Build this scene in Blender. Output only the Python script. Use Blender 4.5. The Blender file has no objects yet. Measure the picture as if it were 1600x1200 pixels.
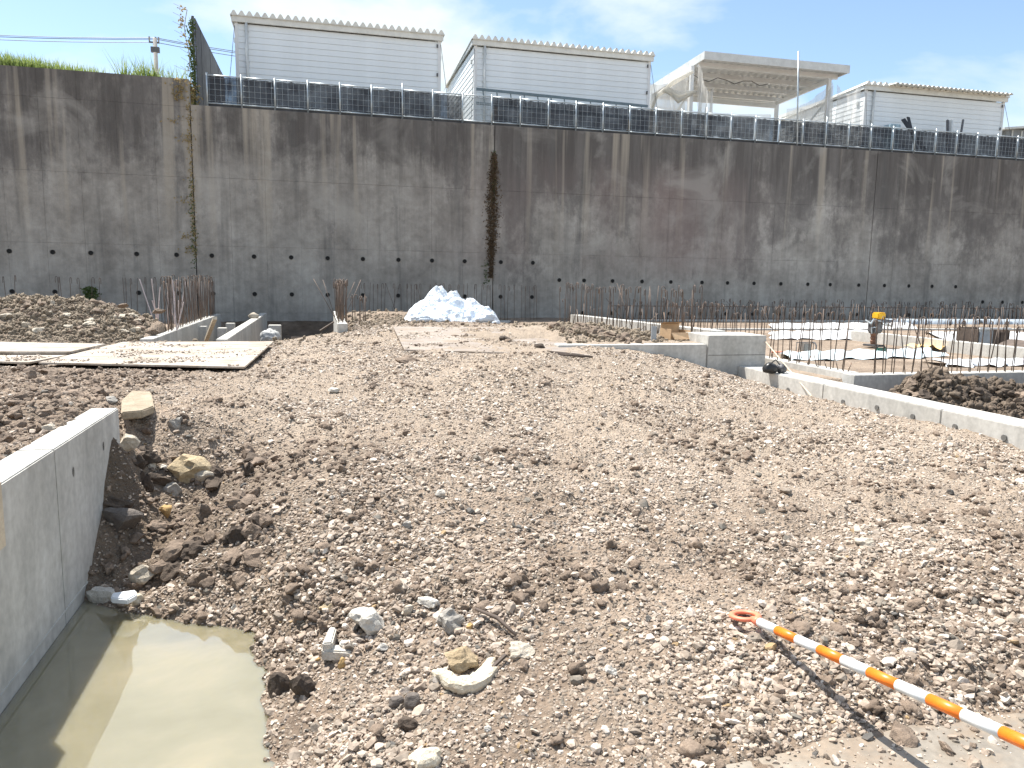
import bpy, bmesh, math, random
import numpy as np
from mathutils import Matrix, Vector, Euler

scene = bpy.context.scene
C = scene.collection
rnd = random.Random(7)
nrng = np.random.default_rng(11)

# ------------------------------------------------------------------ camera
F = 1175.0                                   # focal length in photo pixels (1600 wide)
def _n(v): v = np.array(v, float); return v / np.linalg.norm(v)
_y = _n([(503-800)/F, (600-432)/F, 1]); _x = _n([(5500-800)/F, (600-515)/F, 1])
_x = _n(_x - _y*np.dot(_x, _y)); _z = np.cross(_y, _x)
if _z[1] < 0: _z = -_z
R = np.array([_x, _y, _z])                   # world = R @ (right, up, forward)
EYE = np.array([0, 0, 1.55])
cd = bpy.data.cameras.new('camera'); cam = bpy.data.objects.new('camera', cd); C.objects.link(cam)
cd.sensor_width = 36; cd.lens = 36*F/1600; cd.clip_start = .05; cd.clip_end = 3000
M4 = Matrix.Identity(4)
for i in range(3):
    M4[i][0] = R[i, 0]; M4[i][1] = R[i, 1]; M4[i][2] = -R[i, 2]; M4[i][3] = EYE[i]
cam.matrix_world = M4
scene.camera = cam
HEAD = math.atan2(R[0, 2], R[1, 2])

# ------------------------------------------------------------------ sky, sun, exposure
SUNV = Vector((-.30, .40, 1.0)).normalized()
world = bpy.data.worlds.new('World'); scene.world = world; world.use_nodes = True
wn = world.node_tree.nodes; wl = world.node_tree.links; wn.clear()
w_out = wn.new('ShaderNodeOutputWorld'); w_bg = wn.new('ShaderNodeBackground'); wl.new(w_bg.outputs[0], w_out.inputs[0])
sky = wn.new('ShaderNodeTexSky'); sky.sky_type = 'NISHITA'; sky.sun_disc = False
sky.sun_elevation = math.asin(SUNV.z); sky.sun_rotation = math.atan2(SUNV.x, SUNV.y)
sky.air_density = 1.0; sky.dust_density = .4; sky.ozone_density = 1.2
SKY_STRENGTH = .092
tc = wn.new('ShaderNodeTexCoord')
mp = wn.new('ShaderNodeMapping'); mp.inputs['Scale'].default_value = (1.0, 1.0, 2.6); mp.inputs['Location'].default_value = (4.7, 1.2, 1.3)
wl.new(tc.outputs['Generated'], mp.inputs[0])
nz = wn.new('ShaderNodeTexNoise'); nz.inputs['Scale'].default_value = 2.3; nz.inputs['Detail'].default_value = 7; nz.inputs['Roughness'].default_value = .52
nz.inputs['Distortion'].default_value = .25
wl.new(mp.outputs[0], nz.inputs['Vector'])
cr = wn.new('ShaderNodeValToRGB'); cr.color_ramp.elements[0].position = .46; cr.color_ramp.elements[1].position = .58
wl.new(nz.outputs[0], cr.inputs[0])
nz2 = wn.new('ShaderNodeTexNoise'); nz2.inputs['Scale'].default_value = 5.0; nz2.inputs['Detail'].default_value = 5
wl.new(mp.outputs[0], nz2.inputs['Vector'])
cc = wn.new('ShaderNodeMix'); cc.data_type = 'RGBA'
cc.inputs['A'].default_value = (3.9, 4.5, 4.75, 1); cc.inputs['B'].default_value = (5.6, 5.9, 5.95, 1)
wl.new(nz2.outputs[0], cc.inputs['Factor'])
mx = wn.new('ShaderNodeMix'); mx.data_type = 'RGBA'
wl.new(cr.outputs[0], mx.inputs['Factor']); wl.new(sky.outputs[0], mx.inputs['A']); wl.new(cc.outputs['Result'], mx.inputs['B'])
wl.new(mx.outputs['Result'], w_bg.inputs['Color']); w_bg.inputs['Strength'].default_value = SKY_STRENGTH
sl = bpy.data.lights.new('sun', 'SUN'); sl.energy = 4.2; sl.angle = math.radians(.5); sl.color = (1, .955, .88)
sun = bpy.data.objects.new('sun', sl); C.objects.link(sun)
sun.rotation_euler = SUNV.to_track_quat('Z', 'Y').to_euler(); sun.location = (-20, 25, 60)
scene.view_settings.view_transform = 'Standard'; scene.view_settings.look = 'None'
scene.view_settings.exposure = 1.2; scene.view_settings.gamma = 1
scene.view_settings.use_curve_mapping = False
scene.cycles.max_bounces = 8

# ------------------------------------------------------------------ pixel -> place
def ray(u, v): return R @ np.array([(u-800)/F, (600-v)/F, 1])
def oz(u, v, Z): d = ray(u, v); return EYE + d*(Z-EYE[2])/d[2]
def oy(u, v, Y): d = ray(u, v); return EYE + d*Y/d[1]
def ox(u, v, X): d = ray(u, v); return EYE + d*X/d[0]

# ------------------------------------------------------------------ helpers
ORG = {}
def tag(o, label=None, cat=None, group=None, kind=None):
    if label: o['label'] = label
    if cat: o['category'] = cat
    if group: o['group'] = group
    if kind: o['kind'] = kind
    return o
def thing(name, loc, label, cat, group=None):
    o = bpy.data.objects.new(name, None); C.objects.link(o); o.location = loc; o.empty_display_size = .2
    ORG[o] = Vector(loc); return tag(o, label, cat, group, 'thing')
def put(name, mesh, parent=None, loc=(0, 0, 0), rot=(0, 0, 0), scale=(1, 1, 1)):
    o = bpy.data.objects.new(name, mesh); C.objects.link(o)
    w = Vector(loc); ORG[o] = w
    if parent is not None: o.parent = parent; w = w - ORG[parent]
    o.location = w; o.rotation_euler = rot; o.scale = scale
    return o
class MB:
    def __init__(s): s.v = []; s.f = []
    def add(s, vs, fs):
        k = len(s.v); s.v += [tuple(p) for p in vs]; s.f += [tuple(i+k for i in f) for f in fs]; return s
    def box(s, a, b):
        x0, y0, z0 = a; x1, y1, z1 = b
        return s.add([(x0,y0,z0),(x1,y0,z0),(x1,y1,z0),(x0,y1,z0),(x0,y0,z1),(x1,y0,z1),(x1,y1,z1),(x0,y1,z1)],
                     [(0,3,2,1),(4,5,6,7),(0,1,5,4),(1,2,6,5),(2,3,7,6),(3,0,4,7)])
    def bar(s, p, q, w, h=None, up=(0, 0, 1)):
        p = Vector(p); q = Vector(q); h = h or w; d = (q-p).normalized(); up = Vector(up)
        if abs(d.dot(up)) > .98: up = Vector((0, 1, 0))
        a = d.cross(up).normalized()*w/2; b = a.cross(d).normalized()*h/2
        vs = [p-a-b, p+a-b, p+a+b, p-a+b, q-a-b, q+a-b, q+a+b, q-a+b]
        return s.add(vs, [(0,1,2,3),(7,6,5,4),(0,4,5,1),(1,5,6,2),(2,6,7,3),(3,7,4,0)])
    def tube(s, pts, r, n=6, cap=True):
        pts = [Vector(p) for p in pts]; rs = r if isinstance(r, (list, tuple)) else [r]*len(pts)
        vs = []; fs = []; a = None
        for i, p in enumerate(pts):
            d = (pts[min(i+1, len(pts)-1)] - pts[max(i-1, 0)]).normalized()
            if a is None:
                a = d.cross(Vector((0, 0, 1)) if abs(d.z) < .9 else Vector((1, 0, 0))).normalized()
            else: a = (a - d*a.dot(d)).normalized()
            b = d.cross(a)
            for k in range(n):
                t = 2*math.pi*k/n; vs.append(p + (a*math.cos(t)+b*math.sin(t))*rs[i])
        for i in range(len(pts)-1):
            for k in range(n):
                j = (k+1) % n; fs.append((i*n+k, i*n+j, (i+1)*n+j, (i+1)*n+k))
        if cap: fs.append(tuple(range(n-1, -1, -1))); fs.append(tuple((len(pts)-1)*n+k for k in range(n)))
        return s.add(vs, fs)
    def prism(s, poly, z0, z1):
        n = len(poly); vs = [(p[0], p[1], z0) for p in poly] + [(p[0], p[1], z1) for p in poly]
        return s.add(vs, [tuple(range(n-1, -1, -1)), tuple(range(n, 2*n))] + [(i, (i+1) % n, n+(i+1) % n, n+i) for i in range(n)])
    def mesh(s, name, mat, off=(0, 0, 0), smooth=False, bevel=0):
        me = bpy.data.meshes.new(name); off = Vector(off)
        me.from_pydata([Vector(p)-off for p in s.v], [], s.f); me.validate()
        bm = bmesh.new(); bm.from_mesh(me); bmesh.ops.recalc_face_normals(bm, faces=bm.faces)
        if bevel: bmesh.ops.bevel(bm, geom=list(bm.edges), offset=bevel, segments=2, affect='EDGES', clamp_overlap=True)
        bm.to_mesh(me); bm.free()
        if mat: me.materials.append(mat)
        if smooth: me.polygons.foreach_set('use_smooth', [True]*len(me.polygons))
        return me
    def build(s, name, mat, parent=None, loc=None, smooth=False, bevel=0):
        if loc is None: loc = ORG[parent] if parent is not None else (0, 0, 0)
        return put(name, s.mesh(name, mat, loc, smooth, bevel), parent, loc)

# ------------------------------------------------------------------ node helper
class NT:
    def __init__(s, name):
        s.m = bpy.data.materials.new(name); s.m.use_nodes = True; s.t = s.m.node_tree; s.n = s.t.nodes; s.l = s.t.links
        s.b = s.n['Principled BSDF']; s.out = s.n['Material Output']
    def node(s, typ, **kw):
        x = s.n.new(typ)
        for k, v in kw.items():
            if hasattr(x, k): setattr(x, k, v)
            else: x.inputs[k].default_value = v
        return x
    def link(s, a, b): s.l.new(a, b)
    def pos(s, kind='world'):
        if kind == 'world': return s.node('ShaderNodeNewGeometry').outputs['Position']
        return s.node('ShaderNodeTexCoord').outputs['Object']
    def map(s, vec, scale=(1, 1, 1), loc=(0, 0, 0)):
        x = s.node('ShaderNodeMapping'); x.inputs['Scale'].default_value = scale; x.inputs['Location'].default_value = loc
        s.link(vec, x.inputs[0]); return x.outputs[0]
    def noise(s, vec, scale, detail=4, rough=.55, dist=0):
        x = s.node('ShaderNodeTexNoise', Scale=scale, Detail=detail, Roughness=rough, Distortion=dist)
        s.link(vec, x.inputs['Vector']); return x.outputs[0]
    def voro(s, vec, scale, out='Distance', feature='F1'):
        x = s.node('ShaderNodeTexVoronoi', Scale=scale); x.feature = feature; s.link(vec, x.inputs['Vector']); return x.outputs[out]
    def ramp(s, fac, stops):
        x = s.node('ShaderNodeValToRGB'); e = x.color_ramp.elements
        while len(e) < len(stops): e.new(.5)
        for i, (p, c) in enumerate(stops):
            e[i].position = p; e[i].color = (c if isinstance(c, tuple) else (c, c, c)) + (1,)
        s.link(fac, x.inputs[0]); return x.outputs[0]
    def mix(s, fac, a, b, mode='MIX'):
        x = s.node('ShaderNodeMix'); x.data_type = 'RGBA'; x.blend_type = mode
        for k, v in (('Factor', fac), ('A', a), ('B', b)):
            i = x.inputs[k]
            if isinstance(v, tuple): i.default_value = v + (1,)
            elif isinstance(v, (int, float)): i.default_value = v
            else: s.link(v, i)
        return x.outputs['Result']
    def math(s, op, a, b=0.0, c=None):
        x = s.node('ShaderNodeMath'); x.operation = op
        for k, v in ((0, a), (1, b), (2, c)):
            if v is None: continue
            if isinstance(v, (int, float)): x.inputs[k].default_value = v
            else: s.link(v, x.inputs[k])
        return x.outputs[0]
    def bump(s, h, strength=.3, dist=.02, normal=None):
        x = s.node('ShaderNodeBump', Strength=strength, Distance=dist); s.link(h, x.inputs['Height'])
        if normal is not None: s.link(normal, x.inputs['Normal'])
        s.link(x.outputs[0], s.b.inputs['Normal']); return x.outputs[0]
    def color(s, c):
        if isinstance(c, tuple): s.b.inputs['Base Color'].default_value = c + (1,)
        else: s.link(c, s.b.inputs['Base Color'])
    def set(s, **kw):
        for k, v in kw.items(): s.b.inputs[k].default_value = v
        return s

def simple(name, col, rough=.6, metal=0, var=.25, scale=8, bump=0, alpha=None):
    t = NT(name); p = t.pos('obj')
    n = t.noise(p, scale, 5); n2 = t.noise(p, scale*7, 3)
    a = tuple(c*(1-var) for c in col); b = tuple(min(1, c*(1+var)) for c in col)
    c = t.ramp(n, [(.3, a), (.7, b)]); c = t.mix(.18, c, n2, 'OVERLAY'); t.color(c)
    t.set(Roughness=rough, Metallic=metal)
    if bump: t.bump(n2, bump, .01)
    return t.m

# concrete of the retaining wall: algae, streaks, reddish stain, pale run-off
def wall_mat():
    t = NT('stained_concrete'); p = t.pos()
    sx = t.node('ShaderNodeSeparateXYZ'); t.link(p, sx.inputs[0]); X, Z = sx.outputs[0], sx.outputs[2]
    base = t.ramp(t.noise(p, .9, 6, .6), [(.3, (.228, .213, .195)), (.5, (.305, .288, .264)), (.72, (.39, .372, .345))])
    # general mottling
    base = t.mix(.45, base, t.ramp(t.noise(p, 5, 6, .65), [(.3, .28), (.7, .68)]), 'OVERLAY')
    # vertical streaks
    st = t.noise(t.map(p, (3.2, 1, .10)), 1.0, 6, .62)
    st2 = t.noise(t.map(p, (1.1, 1, .05), (4, 0, 0)), 1.0, 4, .55)
    base = t.mix(.32, base, t.ramp(st, [(.32, .25), (.5, .5), (.68, .75)]), 'OVERLAY')
    # dark algae from the top down, soft and cloudy, its lower edge wandering
    n1 = t.noise(t.map(p, (.62, 1, .42)), 1.0, 6, .6, .4)
    nf = t.noise(t.map(p, (1.2, 1, .8)), 3.6, 9, .78)
    late = t.math('MULTIPLY', t.math('GREATER_THAN', X, 4.92), .42)          # sections poured later weathered darker
    dz = t.math('ADD', t.math('MULTIPLY', t.math('SUBTRACT', Z, 4.15), .27), late)
    dd = t.math('ADD', t.math('ADD', dz, t.math('MULTIPLY', t.math('SUBTRACT', n1, .5), 2.5)), t.math('MULTIPLY', t.math('SUBTRACT', st2, .5), 1.3))
    dd = t.math('ADD', dd, t.math('MULTIPLY', t.math('SUBTRACT', nf, .5), 1.5))
    alg = t.ramp(dd, [(.0, 0.0), (.14, .3), (.34, .65), (.6, .88)])
    base = t.mix(alg, base, t.mix(st, (.094, .088, .085), (.165, .154, .147)))
    # blacker drips just under the coping
    tz = t.ramp(t.math('MULTIPLY', Z, .16), [(.62, 0.0), (.80, 1.0)])
    dr = t.ramp(t.noise(t.map(p, (2.6, 1, .22), (7, 0, 1)), 1.0, 7, .68), [(.42, 0.0), (.56, .55)])
    base = t.mix(t.mix(1.0, dr, tz, 'MULTIPLY'), base, (.072, .066, .062))
    # pale run-off streaks under the fence posts
    pale = t.ramp(t.noise(t.map(p, (2.4, 1, .07), (9, 0, 2)), 1.0, 3, .5), [(.57, 0.0), (.64, 1.0)])
    pz = t.ramp(t.math('MULTIPLY', Z, .16), [(.30, 0.0), (.62, .5), (.9, .65)])
    base = t.mix(t.mix(1.0, pale, pz, 'MULTIPLY'), base, (.40, .36, .30))
    # reddish zone
    red = t.ramp(t.noise(t.map(p, (.30, 1, .12), (-2.15, 0, .3)), 1.0, 3, .5), [(.36, 0.0), (.54, .7)])
    rw = t.node('ShaderNodeMapRange'); rw.interpolation_type = 'SMOOTHSTEP'; t.link(t.math('ABSOLUTE', t.math('SUBTRACT', X, 8.6)), rw.inputs[0]); rw.inputs[1].default_value = 6.5; rw.inputs[2].default_value = 1.5
    red = t.mix(1.0, red, rw.outputs[0], 'MULTIPLY')
    rz = t.ramp(t.math('MULTIPLY', Z, .16), [(.22, 0.0), (.36, 1.0), (.70, 1.0), (.86, 0.0)])
    base = t.mix(t.mix(1.0, red, rz, 'MULTIPLY'), base, t.mix(st, (.165, .120, .112), (.27, .215, .20)))
    # dark wet streaks low down
    low = t.ramp(t.noise(t.map(p, (2.0, 1, .16), (2, 0, 5)), 1.0, 4, .6), [(.56, 0.0), (.70, .55)])
    base = t.mix(low, base, (.10, .10, .098))
    # white specks / efflorescence
    sp = t.ramp(t.noise(p, 14, 4, .7), [(.66, 0.0), (.76, .5)])
    base = t.mix(t.mix(1.0, sp, t.ramp(t.noise(p, .7, 3), [(.45, 0.0), (.6, 1.0)]), 'MULTIPLY'), base, (.5, .48, .44))
    # pale scraped arcs and blotches of form release
    bl = t.ramp(t.noise(p, .55, 5, .6, .6), [(.54, 0.0), (.66, .38)])
    base = t.mix(bl, base, (.42, .405, .375))
    t.color(base); t.set(Roughness=.9); t.b.inputs['Specular IOR Level'].default_value = .25
    h = t.math('ADD', t.noise(p, 30, 5), t.noise(p, 3, 3)); t.bump(h, .35, .012)
    return t.m

def beam_mat(name='cast_concrete', a=(.40, .39, .36), b=(.56, .545, .51), greenish=.0):
    t = NT(name); p = t.pos()
    c = t.ramp(t.noise(p, 1.7, 5, .6), [(.3, a), (.7, b)])
    c = t.mix(.35, c, t.noise(t.map(p, (5, 5, .7)), 1.5, 5, .6), 'OVERLAY')
    c = t.mix(.3, c, t.noise(p, 22, 4), 'OVERLAY')
    c = t.mix(t.ramp(t.noise(p, 3.2, 5, .65), [(.58, 0.0), (.72, .35)]), c, (.27, .245, .20))
    t.color(c); t.set(Roughness=.8); t.bump(t.math('ADD', t.noise(p, 60, 4), t.noise(p, 9, 3)), .18, .006)
    return t.m

def stone_mat(name, tone_stops, attr='INSTANCER'):
    t = NT(name)
    if attr:
        a = t.node('ShaderNodeAttribute'); a.attribute_type = attr; a.attribute_name = 'tone'; fac = a.outputs['Fac']
    else: fac = t.node('ShaderNodeObjectInfo').outputs['Random']
    c = t.ramp(fac, tone_stops); p = t.pos()
    c = t.mix(.5, c, t.ramp(t.noise(p, 45, 4, .6), [(.25, .22), (.75, .75)]), 'OVERLAY')
    dirt = t.ramp(t.noise(p, 16, 4, .6), [(.52, 0.0), (.68, .75)])
    c = t.mix(dirt, c, (.17, .125, .09))
    t.color(c); t.set(Roughness=.85); t.bump(t.noise(p, 160, 3), .35, .003)
    return t.m

def ground_mat():
    t = NT('gravelly_mud'); p = t.pos()
    mud = t.ramp(t.noise(p, 1.1, 6, .62), [(.28, (.150, .110, .082)), (.48, (.270, .205, .152)), (.70, (.395, .312, .24))])
    mud = t.mix(.6, mud, t.ramp(t.noise(p, 13, 7, .72), [(.25, .15), (.75, .85)]), 'OVERLAY')
    wob = t.node('ShaderNodeTexNoise', Scale=22.0, Detail=2.0); t.link(p, wob.inputs['Vector'])
    pd = t.mix(.035, p, wob.outputs['Color'], 'ADD')
    v = t.node('ShaderNodeTexVoronoi', Scale=48.0); t.link(pd, v.inputs['Vector'])
    st = t.ramp(v.outputs['Color'], [(.0, (.15, .125, .10)), (.4, (.27, .225, .18)), (.8, (.40, .35, .29)), (1.0, (.50, .45, .39))])
    ms = t.ramp(v.outputs['Distance'], [(.20, 1.0), (.62, 0.0)])
    cover = t.ramp(t.noise(p, 3.1, 5, .65), [(.36, .1), (.6, .9)])
    c = t.mix(t.mix(1.0, ms, cover, 'MULTIPLY'), mud, st)
    silt = t.ramp(t.noise(t.map(p, (1, 1.3, 1), (3, 5, 0)), .75, 5, .6), [(.60, 0.0), (.68, .8)])
    c = t.mix(silt, c, t.mix(t.noise(p, 30, 4), (.27, .205, .15), (.42, .335, .26)))
    a = t.node('ShaderNodeAttribute'); a.attribute_name = 'soil'
    c = t.mix(a.outputs['Fac'], c, t.ramp(t.noise(p, 5, 6, .7), [(.3, (.060, .043, .030)), (.7, (.165, .122, .085))]))
    dry = t.node('ShaderNodeAttribute'); dry.attribute_name = 'dry'
    c = t.mix(dry.outputs['Fac'], c, t.mix(t.noise(p, 7, 5, .7), (.33, .262, .20), (.50, .42, .335)))
    t.color(c); t.set(Roughness=.9); t.b.inputs['Specular IOR Level'].default_value = .3
    h = t.math('ADD', t.math('MULTIPLY', ms, .5), t.noise(p, 30, 7, .75)); t.bump(h, .9, .024)
    return t.m

def clod_mat(name, a, b):
    t = NT(name); p = t.pos()
    c = t.ramp(t.noise(p, 6, 6, .7), [(.3, a), (.7, b)]); c = t.mix(.5, c, t.ramp(t.noise(p, 60, 4, .7), [(.25, .2), (.75, .8)]), 'OVERLAY')
    t.color(c); t.set(Roughness=.9); t.bump(t.noise(p, 70, 5, .7), .8, .012)
    return t.m

def rust_mat():
    t = NT('rusty_steel'); p = t.pos()
    c = t.ramp(t.noise(p, 7, 4), [(.3, (.085, .068, .058)), (.55, (.15, .115, .095)), (.75, (.24, .155, .105))])
    t.color(c); t.set(Roughness=.75, Metallic=.25); return t.m

def plate_mat(name, a, b):
    t = NT(name); p = t.pos()
    c = t.ramp(t.noise(p, 1.6, 6, .65), [(.3, a), (.68, b)])
    mudm = t.ramp(t.noise(t.map(p, (1, 2.2, 1)), 2.6, 6, .7), [(.46, 0.0), (.60, .85)])
    c = t.mix(mudm, c, t.mix(t.noise(p, 9, 4), (.21, .16, .115), (.34, .27, .20))); c = t.mix(.3, c, t.noise(p, 40, 4), 'OVERLAY')
    t.color(c); t.set(Metallic=.15); t.link(t.ramp(t.noise(p, 4, 4), [(.3, .42), (.7, .7)]), t.b.inputs['Roughness'])
    t.bump(t.noise(p, 50, 4), .25, .006); return t.m

def water_mat():
    t = NT('turbid_water'); p = t.pos()
    c = t.ramp(t.noise(p, 1.6, 5, .55, .4), [(.3, (.19, .175, .11)), (.55, (.255, .23, .155)), (.75, (.34, .295, .20))])
    t.color(c); t.set(Roughness=.025, IOR=1.55)
    t.b.inputs['Specular IOR Level'].default_value = .7
    t.b.inputs['Subsurface Weight'].default_value = 1.0; t.b.inputs['Subsurface Radius'].default_value = (.16, .14, .08); t.b.inputs['Subsurface Scale'].default_value = 1.0
    t.b.inputs['Coat Weight'].default_value = 1.0; t.b.inputs['Coat IOR'].default_value = 1.5; t.b.inputs['Coat Roughness'].default_value = .02
    t.bump(t.noise(t.map(p, (1.4, 1, 1)), 6, 3), .05, .01); return t.m

def seethrough(name, col, alpha, rough=.8, grid=None):
    t = NT(name); p = t.pos()
    t.color(t.mix(t.noise(p, 6, 3), tuple(c*.8 for c in col), col)); t.set(Roughness=rough)
    tr = t.node('ShaderNodeBsdfTransparent'); ms = t.node('ShaderNodeMixShader')
    t.link(t.ramp(t.noise(t.map(p, (1, 1, 1)), 3, 4), [(.3, max(0, alpha-.12)), (.7, min(1, alpha+.12))]), ms.inputs[0])
    tl = t.node('ShaderNodeBsdfTranslucent'); tl.inputs[0].default_value = col + (1,); m2 = t.node('ShaderNodeMixShader', Fac=.5 if col[0] > .5 else .05)
    t.link(t.b.outputs[0], m2.inputs[1]); t.link(tl.outputs[0], m2.inputs[2])
    t.link(tr.outputs[0], ms.inputs[1]); t.link(m2.outputs[0], ms.inputs[2]); t.link(ms.outputs[0], t.out.inputs[0])
    return t.m

def leaf_mat(name, a, b):
    t = NT(name); n = t.noise(t.pos(), 9, 3); t.color(t.ramp(n, [(.3, a), (.7, b)])); t.set(Roughness=.6)
    t.b.inputs['Subsurface Weight'].default_value = 0
    tl = t.node('ShaderNodeBsdfTranslucent'); t.link(t.ramp(n, [(.3, a), (.7, b)]), tl.inputs[0]); ms = t.node('ShaderNodeMixShader', Fac=.4)
    t.link(t.b.outputs[0], ms.inputs[1]); t.link(tl.outputs[0], ms.inputs[2]); t.link(ms.outputs[0], t.out.inputs[0]); return t.m

MW = wall_mat(); MBm = beam_mat(); MDARK = simple('hole_shade', (.012, .012, .012), .95, 0, .2)
MJOINT = simple('joint_filler', (.05, .048, .044), .9)
MGROUND = ground_mat(); MRUST = rust_mat()
GTONES = [(0.0, (.085, .08, .075)), (.15, (.16, .145, .12)), (.45, (.33, .262, .205)), (.75, (.475, .398, .325)), (.93, (.62, .555, .48)), (.97, (.34, .235, .12)), (1.0, (.10, .07, .05))]
MGRAV = stone_mat('crushed_stone', GTONES); MGRAVO = stone_mat('loose_stone', GTONES[:5], None)
MCLOD = clod_mat('mud_clod', (.11, .080, .058), (.30, .228, .172)); MCLODD = clod_mat('wet_mud_clod', (.045, .033, .025), (.115, .085, .062))
MPALE = clod_mat('pale_rock', (.46, .43, .38), (.68, .64, .57)); MCREAM = clod_mat('cream_rock', (.55, .48, .36), (.72, .65, .52))
MYEL = clod_mat('yellow_rock', (.33, .25, .145), (.54, .44, .29)); MORA = clod_mat('orange_rock', (.38, .23, .085), (.56, .38, .17))
MGREY = clod_mat('grey_rock', (.24, .22, .195), (.40, .375, .335)); MDGR = clod_mat('dark_rock', (.095, .08, .07), (.18, .155, .135))
MBEIGE = clod_mat('beige_rock', (.36, .31, .24), (.55, .49, .40))
MPLATE = plate_mat('dusty_steel_plate', (.34, .295, .25), (.50, .45, .39)); MPLATE2 = plate_mat('grey_steel_plate', (.25, .21, .18), (.36, .315, .275))
MGALV = simple('galvanised_steel', (.44, .49, .52), .45, .6, .2, 6)
MWHITEP = simple('white_painted_steel', (.74, .76, .77), .5, 0, .06, 2); MGREYP = simple('grey_trim', (.60, .62, .61), .55, 0, .1, 4)
MCREAMP = simple('cream_trim', (.72, .72, .67), .55, 0, .1, 4)
MSIDING = simple('white_siding', (.80, .85, .88), .55, 0, .05, 1.5)
MSHADE = seethrough('black_shade_sheet', (.030, .036, .048), .93, .85); MSHADE2 = seethrough('thin_grey_sheet', (.20, .24, .27), .45, .85); MNET = seethrough('white_net', (.80, .80, .78), .5, .9); MNET2 = seethrough('gathered_white_net', (.80, .78, .72), .85, .9)
MHOARD = simple('dark_hoarding', (.085, .088, .095), .7, 0, .25, 3)
MSHEET = simple('white_plastic_sheet', (.78, .80, .82), .35, 0, .06, 3); MBLUEW = simple('bluish_white_sheet', (.66, .76, .80), .35, 0, .06, 3)
MCARD = simple('cardboard', (.50, .34, .20), .85, 0, .12, 9); MPVC = simple('grey_pvc', (.30, .32, .34), .4, 0, .1)
MBLACK = simple('black_plastic', (.018, .018, .019), .4, 0, .3); MWOOD = simple('weathered_wood', (.36, .28, .19), .8, 0, .25, 14, .3)
MPALEW = simple('pale_timber', (.58, .49, .37), .75, 0, .2, 14, .2)
MORANGE = simple('orange_plastic', (.85, .20, .015), .38, 0, .06, 20); MRING = simple('faded_orange_plastic', (.80, .22, .12), .5, 0, .08, 30); MWHITEB = simple('white_reflective_band', (.72, .74, .74), .35, 0, .07, 20)
MGREEN = simple('green_tape', (.01, .13, .03), .5, 0, .1); MYELP = simple('yellow_paint', (.75, .42, .02), .45, 0, .12); MYELS = simple('yellow_sheet', (.85, .60, .25), .5, 0, .1)
MDKGREEN = simple('dark_green_paint', (.02, .09, .06), .5); MENG = simple('engine_grey', (.12, .12, .125), .5, .4, .5, 20)
MBRN = simple('brown_board', (.10, .075, .06), .8, 0, .3, 6); MCAP = simple('pinkish_rod', (.55, .47, .46), .6, 0, .15, 8)
MGRASS = leaf_mat('reed_leaf', (.17, .25, .06), (.34, .40, .14)); MIVY = leaf_mat('ivy_leaf', (.045, .085, .02), (.12, .16, .05)); MDRY = leaf_mat('dry_vine', (.075, .050, .030), (.16, .11, .062)); MDRYG = leaf_mat('dry_grass', (.26, .20, .09), (.42, .33, .17))
MROOFG = simple('grey_roof', (.22, .24, .26), .6, 0, .1); MPOLE = simple('concrete_pole', (.30, .29, .28), .8, 0, .12, 5)
MTERR = clod_mat('terrace_soil', (.20, .17, .13), (.34, .29, .23))

# ------------------------------------------------------------------ noise and terrain
def _hash(ix, iy, seed):
    h = (ix.astype(np.int64)*374761393 + iy.astype(np.int64)*668265263 + seed*1442695041) & 0xffffffff
    h = ((h ^ (h >> 13)) * 1274126177) & 0xffffffff
    h = (h ^ (h >> 16)) & 0xffffffff
    return h / 4294967295.0
def vnoise(x, y, seed=0):
    ix = np.floor(x); iy = np.floor(y); fx = x-ix; fy = y-iy
    fx = fx*fx*fx*(fx*(fx*6-15)+10); fy = fy*fy*fy*(fy*(fy*6-15)+10)
    a = _hash(ix, iy, seed); b = _hash(ix+1, iy, seed); c = _hash(ix, iy+1, seed); d = _hash(ix+1, iy+1, seed)
    return (a+(b-a)*fx)*(1-fy) + (c+(d-c)*fx)*fy
def fbm(x, y, seed=0, octv=4, gain=.5):
    s = 0; a = 1; t = 0
    for o in range(octv):
        s = s + a*vnoise(x*2**o+o*17.3, y*2**o-o*9.1, seed+o); t += a; a *= gain
    return s/t
def sstep(a, b, x): t = np.clip((x-a)/(b-a), 0, 1); return t*t*(3-2*t)

class TPS:
    def __init__(s, P, smooth=.01):
        P = np.array(P, float); s.c = P[:, :2]; n = len(P)
        K = s.k(np.linalg.norm(s.c[:, None]-s.c[None], axis=2)) + np.eye(n)*smooth
        A = np.zeros((n+3, n+3)); A[:n, :n] = K; A[:n, n] = 1; A[:n, n+1:] = s.c; A[n, :n] = 1; A[n+1:, :n] = s.c.T
        s.w = np.linalg.solve(A, np.concatenate([P[:, 2], [0, 0, 0]]))
    def k(s, r): return np.where(r > 1e-9, r*r*np.log(np.maximum(r, 1e-9)), 0)
    def __call__(s, x, y):
        out = s.w[-3] + s.w[-2]*x + s.w[-1]*y
        for (cx, cy), w in zip(s.c, s.w[:-3]): out = out + w*s.k(np.hypot(x-cx, y-cy))
        return out
WZ = -.125; BX = -1.22                                     # water level, face of the beam beside the pool
px = lambda L: [oz(*p) for p in L]
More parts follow.
